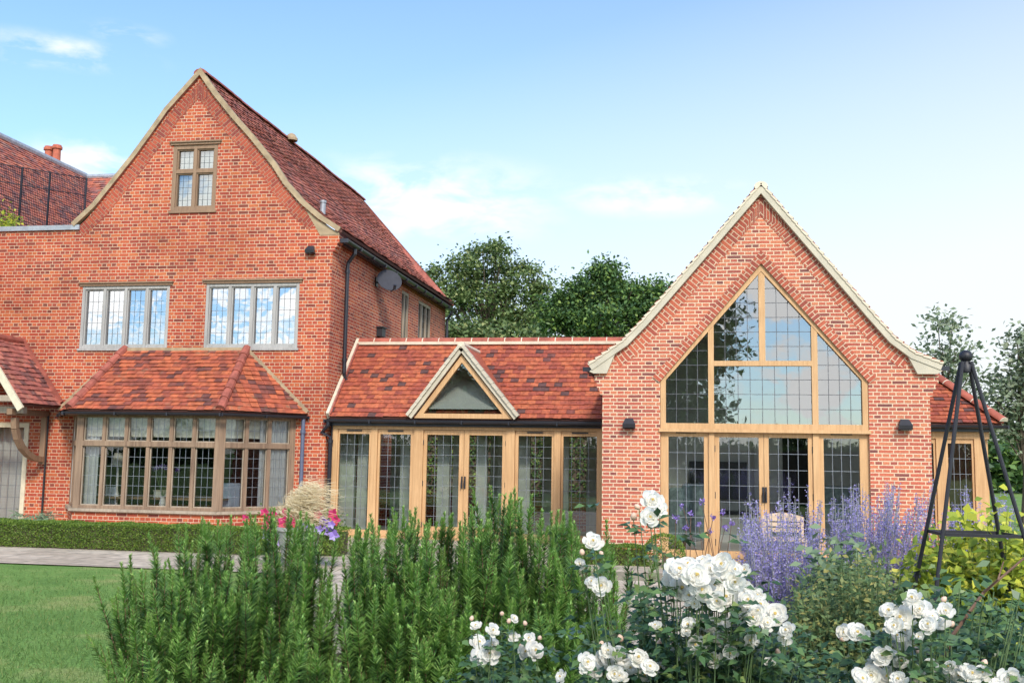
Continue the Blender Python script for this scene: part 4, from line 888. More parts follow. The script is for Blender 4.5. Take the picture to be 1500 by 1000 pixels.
# brick bands: along the verge and over the window
b1 = [(AP[0], AP[1]-.04)]+pL[1:-1]; b2 = [(AP[0], AP[1]-.04)]+pR[1:-1]
verge_band(b1, .10, .30, YR-.006, YR+.02, 'brick_band', M['brick_band_new'], ewall); verge_band(b2, .10, .30, YR-.006, YR+.02, 'brick_band', M['brick_band_new'], ewall, flip=True)
hl = [(gax, gaz+.19), (gl-.12, spz+.01)]; hr = [(gax, gaz+.19), (gr+.12, spz+.01)]
def strip(a, b, w_, y0, y1, name, m, par):
    a, b = V(a), V(b); t = (b-a).normalized(); nn = V((t.y, -t.x)); nn = nn if nn.y < 0 else -nn; l = (b-a).length
    k = abs(t.y/t.x)
    P = [a, b, b+nn*w_, V((a.x, a.y-w_/abs(t.x)))]
    mb = MB(); q = [(p.x, y0, p.y) for p in P]; r_ = [(p.x, y1, p.y) for p in P]
    uvs = [(0, 0), (0, l), (w_, l), (w_, w_*k)]
    order = (0, 1, 2, 3) if b.x < a.x else (3, 2, 1, 0)
    mb.face([q[i] for i in order], [uvs[i] for i in order])
    for i in range(4): j = (i+1) % 4; mb.face([q[i], r_[i], r_[j], q[j]], [(0, 0), (.1, 0), (.1, .1), (0, .1)])
    return mb.build(name, m, par)
strip(hl[0], hl[1], .135, YR-.022, YR+.03, 'brick_arch', M['brick_band_new'], ewall); strip(hr[0], hr[1], .135, YR-.022, YR+.03, 'brick_arch', M['brick_band_new'], ewall)
pLu, pRu = inset(pL, -.012), inset(pR, -.012)
verge_band(pLu, .0, .105, YR-.09, YR+.06, 'verge', M['stonecream'], ext); verge_band(pRu, .0, .105, YR-.09, YR+.06, 'verge', M['stonecream'], ext, flip=True)
for pts in (pLu, pRu):
    mb = MB(); P3 = [V((x, YR-.05, z)) for x, z in pts]; carry = 0.0
    for a, b in zip(P3, P3[1:]):
        d = (b-a).normalized(); l = (b-a).length; x = carry; nn = d.cross(EY); nn = nn if nn.z > 0 else -nn
        while x < l-.02:
            k = rnd.uniform(-.006, .006); mb.mesh([a+d*x+nn*.003+EY*y for y in (-.055, .06)]+[a+d*min(l, x+.125)+nn*(.034+k)+EY*y for y in (-.055, .06)]+[a+d*min(l, x+.125)-nn*.01+EY*y for y in (-.055, .06)]+[a+d*x-nn*.02+EY*y for y in (-.055, .06)],
                [(0, 1, 3, 2), (2, 3, 5, 4), (4, 5, 7, 6), (6, 7, 1, 0), (0, 2, 4, 6), (1, 7, 5, 3)]); x += .128
        carry = 0.0
    mb.build('verge_tiles', M['mortar'], ext)
for pts, sg in ((pL, 1), (pR, -1)):
    q = [(pts[-1][0]+.01*sg, pts[-1][1]-.10), (pts[-2][0]-.06*sg, pts[-2][1]-.10), (pts[-2][0]+.10*sg, pts[-2][1]-.03), (pts[-2][0]-.04*sg, KZ+.02), (pts[-1][0]+.08*sg, KZ+.02)]
    mb = MB(); mb.mesh([(x, YR-.075, z) for x, z in q]+[(x, YR+.03, z) for x, z in q], [(0, 1, 2, 3, 4), (9, 8, 7, 6, 5)]+[(i, (i+1) % 5, 5+(i+1) % 5, 5+i) for i in range(5)]); mb.build('kneeler', M['stonecream'], ewall)
# roof
for pts, sd in ((pL, 51), (pR, 52)):
    P = [V((x, YR-.10, z+.015)) for x, z in pts[::-1]]
    r_ = deck(P, EY, lambda t: (0.03, BK-YR)).build('roof', M['deck'], ext)
    tiles(P, EY, lambda t: (.03, BK-YR), .105, .17, seed=sd).build('tile_courses', M['tile_new'] if sd == 52 else M['tile_new'], r_)
mb = MB(); P = [(AP[0]+.11*math.cos(math.pi*k/8), AP[1]-.02+.09*math.sin(math.pi*k/8)) for k in range(9)]
mb.mesh([(x, YR-.09, z-.02) for x, z in P]+[(x, BK, z) for x, z in P], [(k, k+1, 10+k, 9+k) for k in range(8)]+[tuple(range(9))]); mb.build('ridge', M['mortar'], ext)
# vertical tile edge next to the link abutment
for x_ in (XL,):
    gutter(ext, (pL[-1][0]-.03, YR-.05, pL[-1][1]-.03), (pL[-1][0]-.03, BK, pL[-1][1]-.03), .06, M['gutter'])
gutter(ext, (pR[-1][0]+.03, YR-.05, pR[-1][1]-.03), (pR[-1][0]+.03, BK, pR[-1][1]-.03), .06, M['gutter'])
# oak screen
O = V((0, YR, 0)); set0, set1 = -.15, -.025
def poly_frame(loop, w_, y0, y1, name, m, par):
    nL = len(loop); inn = []
    for i in range(nL):
        P0, P1, P2 = V(loop[i-1]), V(loop[i]), V(loop[(i+1) % nL]); a = (P0-P1).normalized(); b_ = (P2-P1).normalized(); h = (a+b_).normalized(); s = w_/abs(a.x*h.y-a.y*h.x); inn.append(tuple(P1+h*s))
    mb = MB()
    for i in range(nL):
        j = (i+1) % nL; q = [loop[i], loop[j], inn[j], inn[i]]
        mb.mesh([(x, y0, z) for x, z in q]+[(x, y1, z) for x, z in q], [(0, 1, 2, 3), (7, 6, 5, 4), (0, 4, 5, 1), (1, 5, 6, 2), (2, 6, 7, 3), (3, 7, 4, 0)])
    return mb.build(name, m, par), inn
slz = (at(970, 628, YR).z+at(1272, 629, YR).z)/2; slt = slz+.10
up_loop = [(gl+.005, slz), (gr-.005, slz), (gr-.005, spz), (gax, gaz-.008), (gl+.005, spz)]
scr, inn = poly_frame(up_loop, .085, YR+.02, YR+.15, 'gable_window', M['oak'], ext)
mlx = (at(1037.6, 580, YR).x, at(1046, 580, YR).x); mrx = (at(1190, 580, YR).x, at(1199, 580, YR).x); trz = (at(1120, 535.5, YR).z, at(1120, 528, YR).z); mcx = (at(1111.7, 470, YR).x, at(1121, 470, YR).x)
def roofz(x): return inn[3][1]-abs(x-gax)*(inn[3][1]-inn[2][1])/(inn[2][0]-gax)
b = MB(); y0, y1 = YR+.028, YR+.142
for (a, c) in (mlx, mrx): b.mesh([(a, y0, slt-.02), (c, y0, slt-.02), (c, y0, roofz(c)+.01), (a, y0, roofz(a)+.01), (a, y1, slt-.02), (c, y1, slt-.02), (c, y1, roofz(c)+.01), (a, y1, roofz(a)+.01)], [(0, 1, 2, 3), (7, 6, 5, 4), (0, 4, 5, 1), (1, 5, 6, 2), (2, 6, 7, 3), (3, 7, 4, 0)])
b.box((mlx[1], y0+.002, trz[0]), (mrx[0], y1-.002, trz[1])); b.box((mcx[0], y0+.004, trz[1]), (mcx[1], y1-.004, roofz(gax)))
b.build('mullion', M['oak'], scr)
def lead_poly(mb, loop, y, sx, sz, t=.0085, ox=0, oz=0):
    """leads clipped to a convex loop"""
    def cut(axis, val):
        hits = []
        for i in range(len(loop)):
            a, b_ = loop[i], loop[(i+1) % len(loop)]
            if (a[axis]-val)*(b_[axis]-val) < 0: k = (val-a[axis])/(b_[axis]-a[axis]); hits.append(a[1-axis]+k*(b_[1-axis]-a[1-axis]))
        return sorted(hits)
    x = min(p[0] for p in loop)+sx+ox
    while x < max(p[0] for p in loop)-.03:
        h = cut(0, x)
        if len(h) == 2: mb.box((x-t/2, y-.007, h[0]), (x+t/2, y+.007, h[1]))
        x += sx
    z = min(p[1] for p in loop)+sz+oz
    while z < max(p[1] for p in loop)-.03:
        h = cut(1, z)
        if len(h) == 2: mb.box((h[0], y-.0055, z-t/2), (h[1], y+.0055, z+t/2))
        z += sz
yg = YR+.085; i0, i1, i2, i3, i4 = inn
zb_ = i0[1]
panes = [[(i0[0], zb_), (mlx[0], zb_), (mlx[0], roofz(mlx[0])), (i4[0], i4[1])],
         [(mlx[1], zb_), (mrx[0], zb_), (mrx[0], trz[0]), (mlx[1], trz[0])],
         [(mrx[1], zb_), (i1[0], zb_), (i2[0], i2[1]), (mrx[1], roofz(mrx[1]))],
         [(mlx[1], trz[1]), (mcx[0], trz[1]), (mcx[0], roofz(mcx[0])), (mlx[1], roofz(mlx[1]))],
         [(mcx[1], trz[1]), (mrx[0], trz[1]), (mrx[0], roofz(mrx[0])), (mcx[1], roofz(mcx[1]))]]
for lp in panes:
    p = MB(); p.face([(x, yg, z) for x, z in lp]); p.build('pane', M['glass_new'], scr)
    wdt = max(p_[0] for p_ in lp)-min(p_[0] for p_ in lp); sx = wdt/max(1, round(wdt/.185)); hh = max(p_[1] for p_ in lp)-zb_
    l_ = MB(); lead_poly(l_, lp, yg, sx, .232); l_.build('leading', M['lead_dark'], scr)
sb = MB(); sb.box((gl-.02, YR-.03, slz-.055), (gr+.02, YR+.16, slz-.002)); sb.build('transom_sill', M['oak'], scr)
# doors and side lights below
xg = [at(p, 700, YR).x for p in (967, 979.2, 1031.4, 1054, 1112.4, 1127, 1185, 1208, 1261, 1274.5)]
dtop = slz-.058; dg1 = (at(1010, 640, YR).z+at(1230, 641, YR).z)/2; dz0 = .14
O = V((0, YR, 0))
b = MB(); b.box((gl-.02, YR-.02, .02), (gr+.02, YR+.2, .12)); b.build('threshold', M['oak'], ext)
for a, c in ((2, 3), (6, 7)):
    m_ = xg[a]+(xg[c]-xg[a])*(.5); w2 = .045; b = MB(); b.box((m_-w2, YR+.028, .122), (m_+w2, YR+.15, dtop)); b.build('post', M['oak'], ext)
mA, mB_, mC = (xg[2]+xg[3])/2, (xg[4]+xg[5])/2, (xg[6]+xg[7])/2
YG = YR+.05
glazed_leaf(ext, gl+.003, mA-.048, xg[1], xg[2], .124, dtop-.002, dz0+.1, dg1, YG, 4, 7, 'window', M['glass_door'], vent=True)
glazed_leaf(ext, mA+.048, mB_-.003, xg[3], xg[4], .124, dtop-.002, dz0+.1, dg1, YG, 4, 7, 'door', M['glass_door'], handle=xg[4]+.06, hinges=mA+.046)
glazed_leaf(ext, mB_+.003, mC-.048, xg[5], xg[6], .124, dtop-.002, dz0+.1, dg1, YG, 4, 7, 'door', M['glass_door'], handle=xg[5]-.05, hinges=mC-.046)
glazed_leaf(ext, mC+.048, gr-.003, xg[7], xg[8], .124, dtop-.002, dz0+.1, dg1, YG, 4, 7, 'window', M['glass_door'], vent=True)
# room
ib = MB(); ib.box((XL+.26, YR+.29, .02), (XR-.26, BK-1, .1)); ib.build('inner_floor', M['floor_in'], ext)
ib = MB(); ib.box((XL+.29, 20.6, .1), (1.75, 20.7, 3.0)); ib.box((2.35, 20.6, .1), (XR-.29, 20.7, 3.0)); ib.box((1.75, 20.6, 2.2), (2.35, 20.7, 3.0)); ib.mesh([(-1.1, 20.6, 3.002), (3.3, 20.6, 3.002), (1.12, 20.6, 5.6), (-1.1, 20.7, 3.002), (3.3, 20.7, 3.002), (1.12, 20.7, 5.6)], [(0, 1, 2), (5, 4, 3), (0, 2, 5, 3), (1, 4, 5, 2), (0, 3, 4, 1)]); ib.box((XL+.252, YR+.3, .1), (XL+.28, 20.6, 3.0)); ib.box((XR-.28, YR+.3, .1), (XR-.252, 20.6, 3.0)); ib.build('inner_wall', M['plaster'], ext)
ib = MB(); ib.box((1.4, 23.5, .1), (2.9, 23.6, 2.4)); ib.build('passage_wall', M['dark_in'], ext)
ib = MB(); ib.box((1.2, 20.3, .1), (1.32, 20.36, 2.6)); ib.box((2.2, 20.3, .1), (2.32, 20.36, 2.6)); ib.build('curtain', M['curtain'], ext)
tvp = at(1052, 703, 20.5)
tv = thing('television', 'black television on the pale back wall of the glazed room', 'television', (tvp.x, 20.55, tvp.z))
b = MB(); b.box((tvp.x-.55, 20.5, tvp.z-.36), (tvp.x+.55, 20.59, tvp.z+.36)); b.build('case', M['black'], tv); b = MB(); b.box((tvp.x-.52, 20.493, tvp.z-.33), (tvp.x+.52, 20.498, tvp.z+.33)); b.build('screen', M['gutter'], tv)
cb_ = thing('console_table', 'long low pale console with dark top under the television', 'table', (tvp.x, 20.3, .1))
b = MB(); b.box((tvp.x-1.4, 20.1, .62), (tvp.x+1.4, 20.55, .68)); b.build('top', M['gutter'], cb_); b = MB(); b.box((tvp.x-1.3, 20.15, .1), (tvp.x+1.3, 20.5, .618)); b.build('cabinet', M['plaster'], cb_)
def armchair(x, y, rz, label, g):
    t = thing('armchair', label, 'armchair', (0, 0, 0), g)
    def rb_(name, a, c, m, tp=1.0):
        mb = MB(); mb.box(a, c); o = mb.build(name, m, t); md = o.modifiers.new('bev', 'BEVEL'); md.width = .05; md.segments = 3; return o
    rb_('seat', (-.30, -.32, .18), (.30, .36, .46), M['armch']); 
    o = rb_('backrest', (-.34, .26, .2), (.34, .42, 1.15), M['armch'])
    for s in (-1, 1):
        rb_('arm', (s*.32-.07, -.32, .18), (s*.32+.07, .3, .64), M['armch']); rb_('wing', (s*.36-.05, .05, .6), (s*.36+.05, .32, 1.08), M['armch'])
        for yy in (-.26, .3):
            mb = MB(); mb.lathe((s*.28, yy, 0), [(.02, 0), (.03, .19)], 8); mb.build('leg', M['oakdark'], t)
    t.location = (x, y, .1); t.rotation_euler = (0, 0, rz); return t
q = at(1000, 760, 17.8); armchair(q.x-.05, 17.9, R(-125), 'pale blue wing armchair behind the left glazed pane of the gable', 'armchairs in the glazed room')
q = at(1250, 760, 17.9); armchair(q.x+.0, 18.0, R(120), 'pale blue armchair behind the right glazed pane of the gable', 'armchairs in the glazed room')
# floodlights on the gable
a = at(922, 620, YR); floodlight(a.x, YR, a.z, 'black floodlight on the brick pier left of the glazed doors'); a = at(1324, 622, YR); floodlight(a.x, YR, a.z, 'black floodlight on the brick pier right of the glazed doors')

# ================================================================== SIDE WING (right)
YS = 19.0
sw = thing('garden_room', 'low oak garden room with hipped clay roof behind the right brick pier', 'building', (4.6, YS, 0))
sx0, sx1 = 3.62, 5.1
zs = 2.33; apz = 3.22; apx = 4.3
e0, e1 = V((3.62, YS-.15, zs)), V((5.28, YS-.15, zs)); t0 = V((3.62, YS+.95, apz)); t1 = V((4.42, YS+.95, apz))
rs = slope(sw, e0, e1, t0, t1, M['tile_new'], 61, gauge=.105, tw=.17, sag=.002, name='roof')
slope(sw, e1, V((5.28, 24, zs)), t1, V((4.42, 24, apz)), M['tile_new'], 62, gauge=.105, tw=.17, sag=.002, name='roof')
ridge_tiles(e1+V((.02, -.02, .05)), t1+V((0, 0, .05)), 5, .10, rs, M['ridge'], M['mortar'])
b = MB(); b.box((3.605, YS-.05, zs+.58), (3.66, YS+.8, zs+.95)); b.mesh([V((3.62, YS+.3, 2.83)), V((4.05, YS+.38, 2.93)), V((4.0, YS+.5, 3.02)), V((3.62, YS+.5, 3.0))], [(0, 1, 2, 3)]); b.build('lead_flashing', M['leadflash'], rs)
gutter(sw, V((3.62, YS-.2, zs-.02)), V((5.35, YS-.2, zs-.02)), .055, M['gutter'])
b = MB(); b.box((3.62, YS-.1, zs-.13), (5.15, YS-.03, zs-.01)); b.build('fascia', M['gutter'], sw)
xs = [at(p, 690, YS).x for p in (1364, 1372, 1378, 1386, 1428, 1442)]
b = MB(); b.box((3.62, YS-.02, 2.08), (5.1, YS+.1, zs-.13)); b.build('head_beam', M['oak'], sw)
for a, c in ((xs[1], xs[3]), (xs[4], xs[5]+.02)):
    b = MB(); b.box((a, YS-.02, 0), (c, YS+.1, 2.08)); b.build('post', M['oak'], sw)
b = MB(); b.box((3.62, YS+.0, 0), (xs[1], YS+.08, .15)); b.box((xs[3], YS, 0), (xs[4], YS+.08, .15)); b.build('rail', M['oak'], sw)
for a, c in ((3.62, xs[1]), (xs[3], xs[4])):
    f = MB(); f.box((a, YS+.01, .152), (a+.04, YS+.07, 2.078)); f.box((c-.04, YS+.01, .152), (c, YS+.07, 2.078)); f.box((a+.04, YS+.01, 2.0), (c-.04, YS+.07, 2.078)); fo = f.build('window', M['oak'], sw)
    p = MB(); p.face([(a+.04, YS+.04, .15), (c-.04, YS+.04, .15), (c-.04, YS+.04, 2.0), (a+.04, YS+.04, 2.0)]); p.build('pane', M['glass_door'], fo)
    l_ = MB(); lead_grid(l_, V((a+.04, YS+.04, .15)), EX, EZ, V((0, -1, 0)), c-a-.08, 1.85, 2 if c-a < .3 else 4, 7); l_.build('leading', M['lead'], fo)
b = MB(); b.box((5.0, YS+.1, 0), (5.1, 23.9, 2.2)); b.build('wall', M['oak'], sw)
b = MB(); b.box((3.65, 22.5, 0), (5, 22.6, 2.3)); b.box((4.35, YS+.6, 0), (4.55, YS+.7, 2.2)); b.build('inner_wall', M['sage'], sw)


# ================================================================== PLANTS
def unproj_env(env, Y):
    a = np.array(env, float)
    return lambda px: float(np.interp(px, a[:, 0], a[:, 1]))
def bez(a, b, c, t):
    return a*(1-t)**2+b*2*t*(1-t)+c*t*t
def rosemary(label, x0, x1, env, Y0, Y1, n, cx=None, seed=1):
    r = np.random.default_rng(seed); ef = unproj_env(env, Y0)
    ctr = at((x0+x1)/2, 800, (Y0+Y1)/2); root = thing('rosemary_bush', label, 'rosemary', (ctr.x, ctr.y, 0), 'rosemary bushes in the foreground')
    Ps, Ds, Ns, Ls, Ws, Tt = [], [], [], [], [], []; sm = MB()
    for i in range(n):
        px = r.uniform(x0, x1); k = r.uniform(0, 1); Y = Y0+(Y1-Y0)*k
        e = at(px, ef(px), Y1); zt = e.z if k > .55 else e.z*(.62+.38*k/.55)
        spire = r.uniform() < .42; zt *= (1.03-abs(r.normal(0, .05))) if spire else r.uniform(.60, .93); zt = max(.35, zt)
        g = at(px, 800, Y)
        tip = np.array([g.x, Y, zt])
        c0 = np.array([ctr.x+(g.x-ctr.x)*.55+r.normal(0, .05), ctr.y+(Y-ctr.y)*.55, .02]); mid_ = np.array([tip[0]+(tip[0]-c0[0])*.12+r.normal(0, .02), tip[1]+r.normal(0, .02), zt*.35])
        tip[:2] += r.normal(0, .05 if r.uniform() > .15 else .13, 2)+np.array([.10*(tip[0]-ctr.x), 0]); mid_[:2] += r.normal(0, .05, 2)
        L = np.linalg.norm(tip-c0); m = int(L*640); t = np.sort(r.uniform(.15, 1, m))**.8
        P = np.array([bez(c0, mid_, tip, q) for q in t]); T = np.array([2*(1-q)*(mid_-c0)+2*q*(tip-mid_) for q in t]); T /= np.linalg.norm(T, axis=1, keepdims=True)
        rad = r.normal(size=(m, 3)); rad -= T*(rad*T).sum(1, keepdims=True); rad /= np.linalg.norm(rad, axis=1, keepdims=True)
        dt_ = (1-t)*L
        up = np.clip(1.3-.75*np.clip(dt_/.12, 0, 1), .45, 1.3)[:, None]
        taper = np.clip(dt_/.10, .4, 1)
        Ps.append(P); Ds.append(rad+T*up); Ns.append(T); g_ = 1.25 if spire else 1.0; Ls.append(r.uniform(.030, .048, m)*taper*g_); Ws.append(r.uniform(.004, .0068, m)*g_); Tt.append(dt_ < r.uniform(.04, .22))
        sm.tube([bez(c0, mid_, tip, s_) for s_ in (0, .25, .5, .75, 1)], [.006, .0045, .0035, .003, .0015], 4, cap=False)
    P, D, Nn, L_, W_, T_ = (np.concatenate(a_) for a_ in (Ps, Ds, Ns, Ls, Ws, Tt))
    for nm, mk, mm in (('foliage', ~T_, M['rosemary']), ('shoot_tips', T_, M['shoot'])):
        v_, f_ = leaves(P[mk], D[mk], Nn[mk], L_[mk], W_[mk], 'needle'); raw_mesh(nm, v_, f_, mm, root)
    sm.build('stems', M['twig'], root); return root
rosemary('big rosemary bush leaning out over the lawn at lower left', 185, 484, [(185, 885), (205, 818), (240, 798), (300, 752), (350, 760), (400, 746), (440, 756), (470, 784), (490, 830)], 4.3, 5.9, 300, seed=3)
rosemary('rosemary bush in the middle in front of the glazed doors', 520, 690, [(518, 765), (535, 752), (560, 768), (590, 744), (650, 754), (690, 752)], 4.3, 5.9, 235, seed=4)
rosemary('tallest rosemary bush, between the middle one and the white roses', 685, 905, [(685, 750), (720, 732), (745, 708), (770, 748), (830, 752), (885, 765), (905, 810)], 4.4, 5.9, 265, seed=5)

def leaf_cloud(centers, sig, per, ln, wd, up=.35, r=rng):
    c = np.repeat(np.asarray(centers, float), per, 0); n = len(c); sg = np.asarray(sig)
    P = c+r.normal(size=(n, 3))*sg; D = unit(n); D[:, 2] = D[:, 2]*.7-.1; Nn = unit(n); Nn[:, 2] += up*3
    return P, D, Nn, r.uniform(ln*.6, ln*1.25, n), r.uniform(wd*.6, wd*1.25, n)
def tree(name, label, cat, Y, base_px, blobs, leaf, m, n_clump=90, per=110, sig=.45, trunk=.3, group=None, seed=1, thin=1.0):
    r = np.random.default_rng(seed); s = Y/1500.0*1.02
    ctr = at(base_px, 640, Y); root = thing(name, label, cat, (ctr.x, Y, 0), group)
    cl = []; tot = sum(b[2]*b[3] for b in blobs)
    for (px, py, rx, ry) in blobs:
        c = at(px, py, Y); k = max(4, int(n_clump*rx*ry/tot))
        for i in range(k):
            d = r.normal(size=3); d /= np.linalg.norm(d); q = r.uniform(.35, 1)**.6
            cl.append((c.x+d[0]*rx*s*q, c.y+d[1]*rx*s*q, c.z+d[2]*ry*s*q))
    cl = np.array(cl); w_ = r.uniform(.6, 1.25, len(cl))
    sg = np.repeat(w_*sig, per)[:, None]*np.array([1.15, 1.15, .7])
    P, D, Nn, Ls, Ws = leaf_cloud(cl, sg, per, leaf, leaf*.62, r=r)
    v_, f_ = leaves(P, D, Nn, Ls, Ws); raw_mesh('crown', v_, f_, m, root)
    tb = MB(); zc = cl[:, 2].mean(); lo = cl[:, 2].min()
    tb.tube([(ctr.x, Y, -.1), (ctr.x+.1, Y, lo*.6), (ctr.x-.05, Y, lo+.4*(zc-lo)), (ctr.x, Y, zc+.5)], [trunk, trunk*.75, trunk*.5, trunk*.2], 8)
    for i in range(0, len(cl), 3):
        e = V(cl[i]); a = V((ctr.x, Y, lo*.7+(zc-lo)*r.uniform(.1, .9))); md_ = (a+e)/2+V((0, 0, .25)); tb.tube([a, md_, e], [trunk*.22, trunk*.13, .02], 5, cap=False)
    tb.build('trunk', M['bark'], root); return root
tree('oak_tree', 'broad airy tree behind the link roof, beside the old house gable', 'tree', 50, 715, [(715, 385, 62, 32), (672, 415, 42, 34), (765, 425, 42, 46), (700, 450, 66, 40), (640, 412, 16, 26), (790, 440, 20, 36), (745, 478, 60, 28)], .21, M['tree_oak'], 185, 90, .30, .35, seed=11)
tree('yew_tree', 'dark dense tree behind the link roof, beside the newer gable', 'tree', 42, 885, [(880, 425, 36, 36), (818, 462, 26, 34), (958, 452, 24, 24), (842, 455, 36, 36), (925, 440, 36, 30), (890, 475, 70, 34), (885, 398, 8, 12), (955, 428, 16, 14), (860, 418, 8, 16)], .19, M['tree_dark'], 240, 105, .28, .3, seed=12)
tree('shrub_tree', 'low yellowish green tree top showing just over the link ridge', 'tree', 38, 668, [(650, 492, 36, 18), (700, 498, 36, 14), (760, 500, 40, 12)], .2, M['tree_oak'], 50, 110, .35, .15, seed=13)
tree('ash_tree', 'thin wispy tree behind the right end of the newer gable', 'tree', 40, 1385, [(1382, 500, 26, 34), (1372, 545, 30, 30), (1400, 530, 24, 30), (1395, 575, 40, 30), (1376, 470, 10, 16)], .22, M['tree_grey'], 48, 36, .34, .14, seed=14)
tree('lime_tree', 'tree at the far right edge with its trunk on the lawn', 'tree', 30, 1497, [(1500, 500, 20, 18), (1478, 570, 26, 26), (1500, 540, 26, 30), (1470, 612, 34, 26), (1505, 610, 34, 40), (1525, 560, 30, 60)], .17, M['tree_grey'], 85, 50, .25, .14, seed=15)
# far belt of trees and the rough grass at the end of the right lawn
def belt(name, label, x0, x1, Y, h, n, leaf, m, seed):
    r = np.random.default_rng(seed); cx = r.uniform(x0, x1, n); cz = h*(.12+.8*r.uniform(0, 1, n))*(.75+.25*np.sin(cx*.35+seed)); cy = Y+r.uniform(-1.5, 1.5, n)
    P, D, Nn, Ls, Ws = leaf_cloud(np.stack([cx, cy, cz], 1), np.array([.8, .8, .55]), 60, leaf, leaf*.65, r=r)
    v_, f_ = leaves(P, D, Nn, Ls, Ws); return tag(raw_mesh(name, v_, f_, m), label, 'wood', kind='stuff')
belt('far_wood', 'dark belt of distant trees at the end of the right lawn', 8, 60, 66, 5.2, 420, .55, M['tree_dark'], 3)
belt('far_wood', 'distant tree line seen only as a reflection in the gable glass', -70, 70, -80, 5.0, 700, .7, M['tree_dark'], 4)
def back_tree(x, y, h, rx, label, seed):
    r = np.random.default_rng(seed); root = thing('garden_tree', label, 'tree', (x, y, 0), 'trees reflected in the windows'); cl = []
    for i in range(230):
        d = r.normal(size=3); d /= np.linalg.norm(d); q = r.uniform(.2, 1)**.5; cl.append((x+d[0]*rx*q, y+d[1]*rx*q, h*.56+d[2]*h*.44*q))
    P, D, Nn, Ls, Ws = leaf_cloud(cl, np.array([.6, .6, .45]), 110, .34, .22, r=r); v_, f_ = leaves(P, D, Nn, Ls, Ws); raw_mesh('crown', v_, f_, M['tree_dark'], root)
    tb = MB(); tb.tube([(x, y, -.1), (x, y, h*.5)], [.35, .15], 8); tb.build('trunk', M['bark'], root)
back_tree(-1.5, -20, 15.5, 3.5, 'tall dark tree seen reflected in the left panes of the newer gable', 21)
back_tree(-9.0, -22, 11.0, 3.6, 'dark tree reflected in the glazed doors of the link', 22)
back_tree(-14.8, -21, 7.2, 2.6, 'dark tree reflected in the triangular window of the link roof', 23)

# clipped hedges and box ball
def hedge_box(name, label, x0, x1, y0, y1, z1, dens, m, cat='hedge', leaf=.028):
    root = thing(name, label, cat, ((x0+x1)/2, (y0+y1)/2, 0)); r = rng; n = int(dens*((x1-x0)*(z1+y1-y0)))
    f = r.uniform(0, 1, n) < z1/(z1+(y1-y0)); x = r.uniform(x0, x1, n); wob = .025*np.sin(x*5.1)+.02*np.sin(x*13+1)
    y = np.where(f, y0+np.abs(r.normal(0, .016, n))+wob*.5, r.uniform(y0, y1, n)); z = np.where(f, r.uniform(0, z1, n), z1-np.abs(r.normal(0, .014, n))+wob*.4)
    e = r.uniform(0, 1, n) < .06; x = np.where(e, x1-np.abs(r.normal(0, .03, n)), x); y = np.where(e, r.uniform(y0, y1, n), y); z = np.where(e, r.uniform(0, z1, n), z)
    D = unit(n)+np.array([0, -.4, .5]); v_, f_ = leaves(np.stack([x, y, z], 1), D, unit(n), r.uniform(leaf*.7, leaf*1.3, n), r.uniform(leaf*.4, leaf*.7, n)); raw_mesh('leaves', v_, f_, m, root)
    b = MB(); b.box((x0+.05, y0+.07, 0), (x1-.05, y1-.05, z1-.06)); b.build('branches', M['bark'], root); return root
hz_ = at(150, 769, 15.95).z
hedge_box('box_hedge', 'long low clipped box hedge along the path under the bay window', -17, -6.9, 15.95, 16.65, hz_, 9000, M['hedge'])
hedge_box('box_hedge', 'short low clipped hedge at the foot of the brick pier left of the gable doors', -1.75, -.65, 15.2, 15.7, .36, 9000, M['hedge'])
hedge_box('box_hedge', 'bit of low clipped hedge right of the flower pot', -6.3, -5.6, 16.2, 16.7, .42, 9000, M['hedge'])
hedge_box('garden_hedge', 'dark hedge in the back garden seen through the glazed link', -9, 1, 28, 28.8, 2.6, 420, M['tree_dark'], leaf=.1)
hedge_box('garden_hedge', 'tall hedge seen reflected low in the door glass', -16, 9, -8.5, -7.6, 2.1, 260, M['tree_dark'], leaf=.13)
q = at(973, 803, 15.3); root = thing('box_ball', 'clipped round box ball at the left corner of the gable doors', 'box ball', (q.x, 15.3, 0)); n = 3500; d = unit(n); rr_ = .30-np.abs(rng.normal(0, .02, n))
v_, f_ = leaves(np.array([q.x, 15.3, .27])+d*rr_[:, None], d+unit(n)*.8, unit(n), rng.uniform(.02, .035, n), rng.uniform(.012, .02, n)); raw_mesh('leaves', v_, f_, M['hedge'], root)
b = MB(); b.tube([(q.x, 15.3, -.02), (q.x, 15.3, .3)], .03, 6); b.build('stem', M['bark'], root)

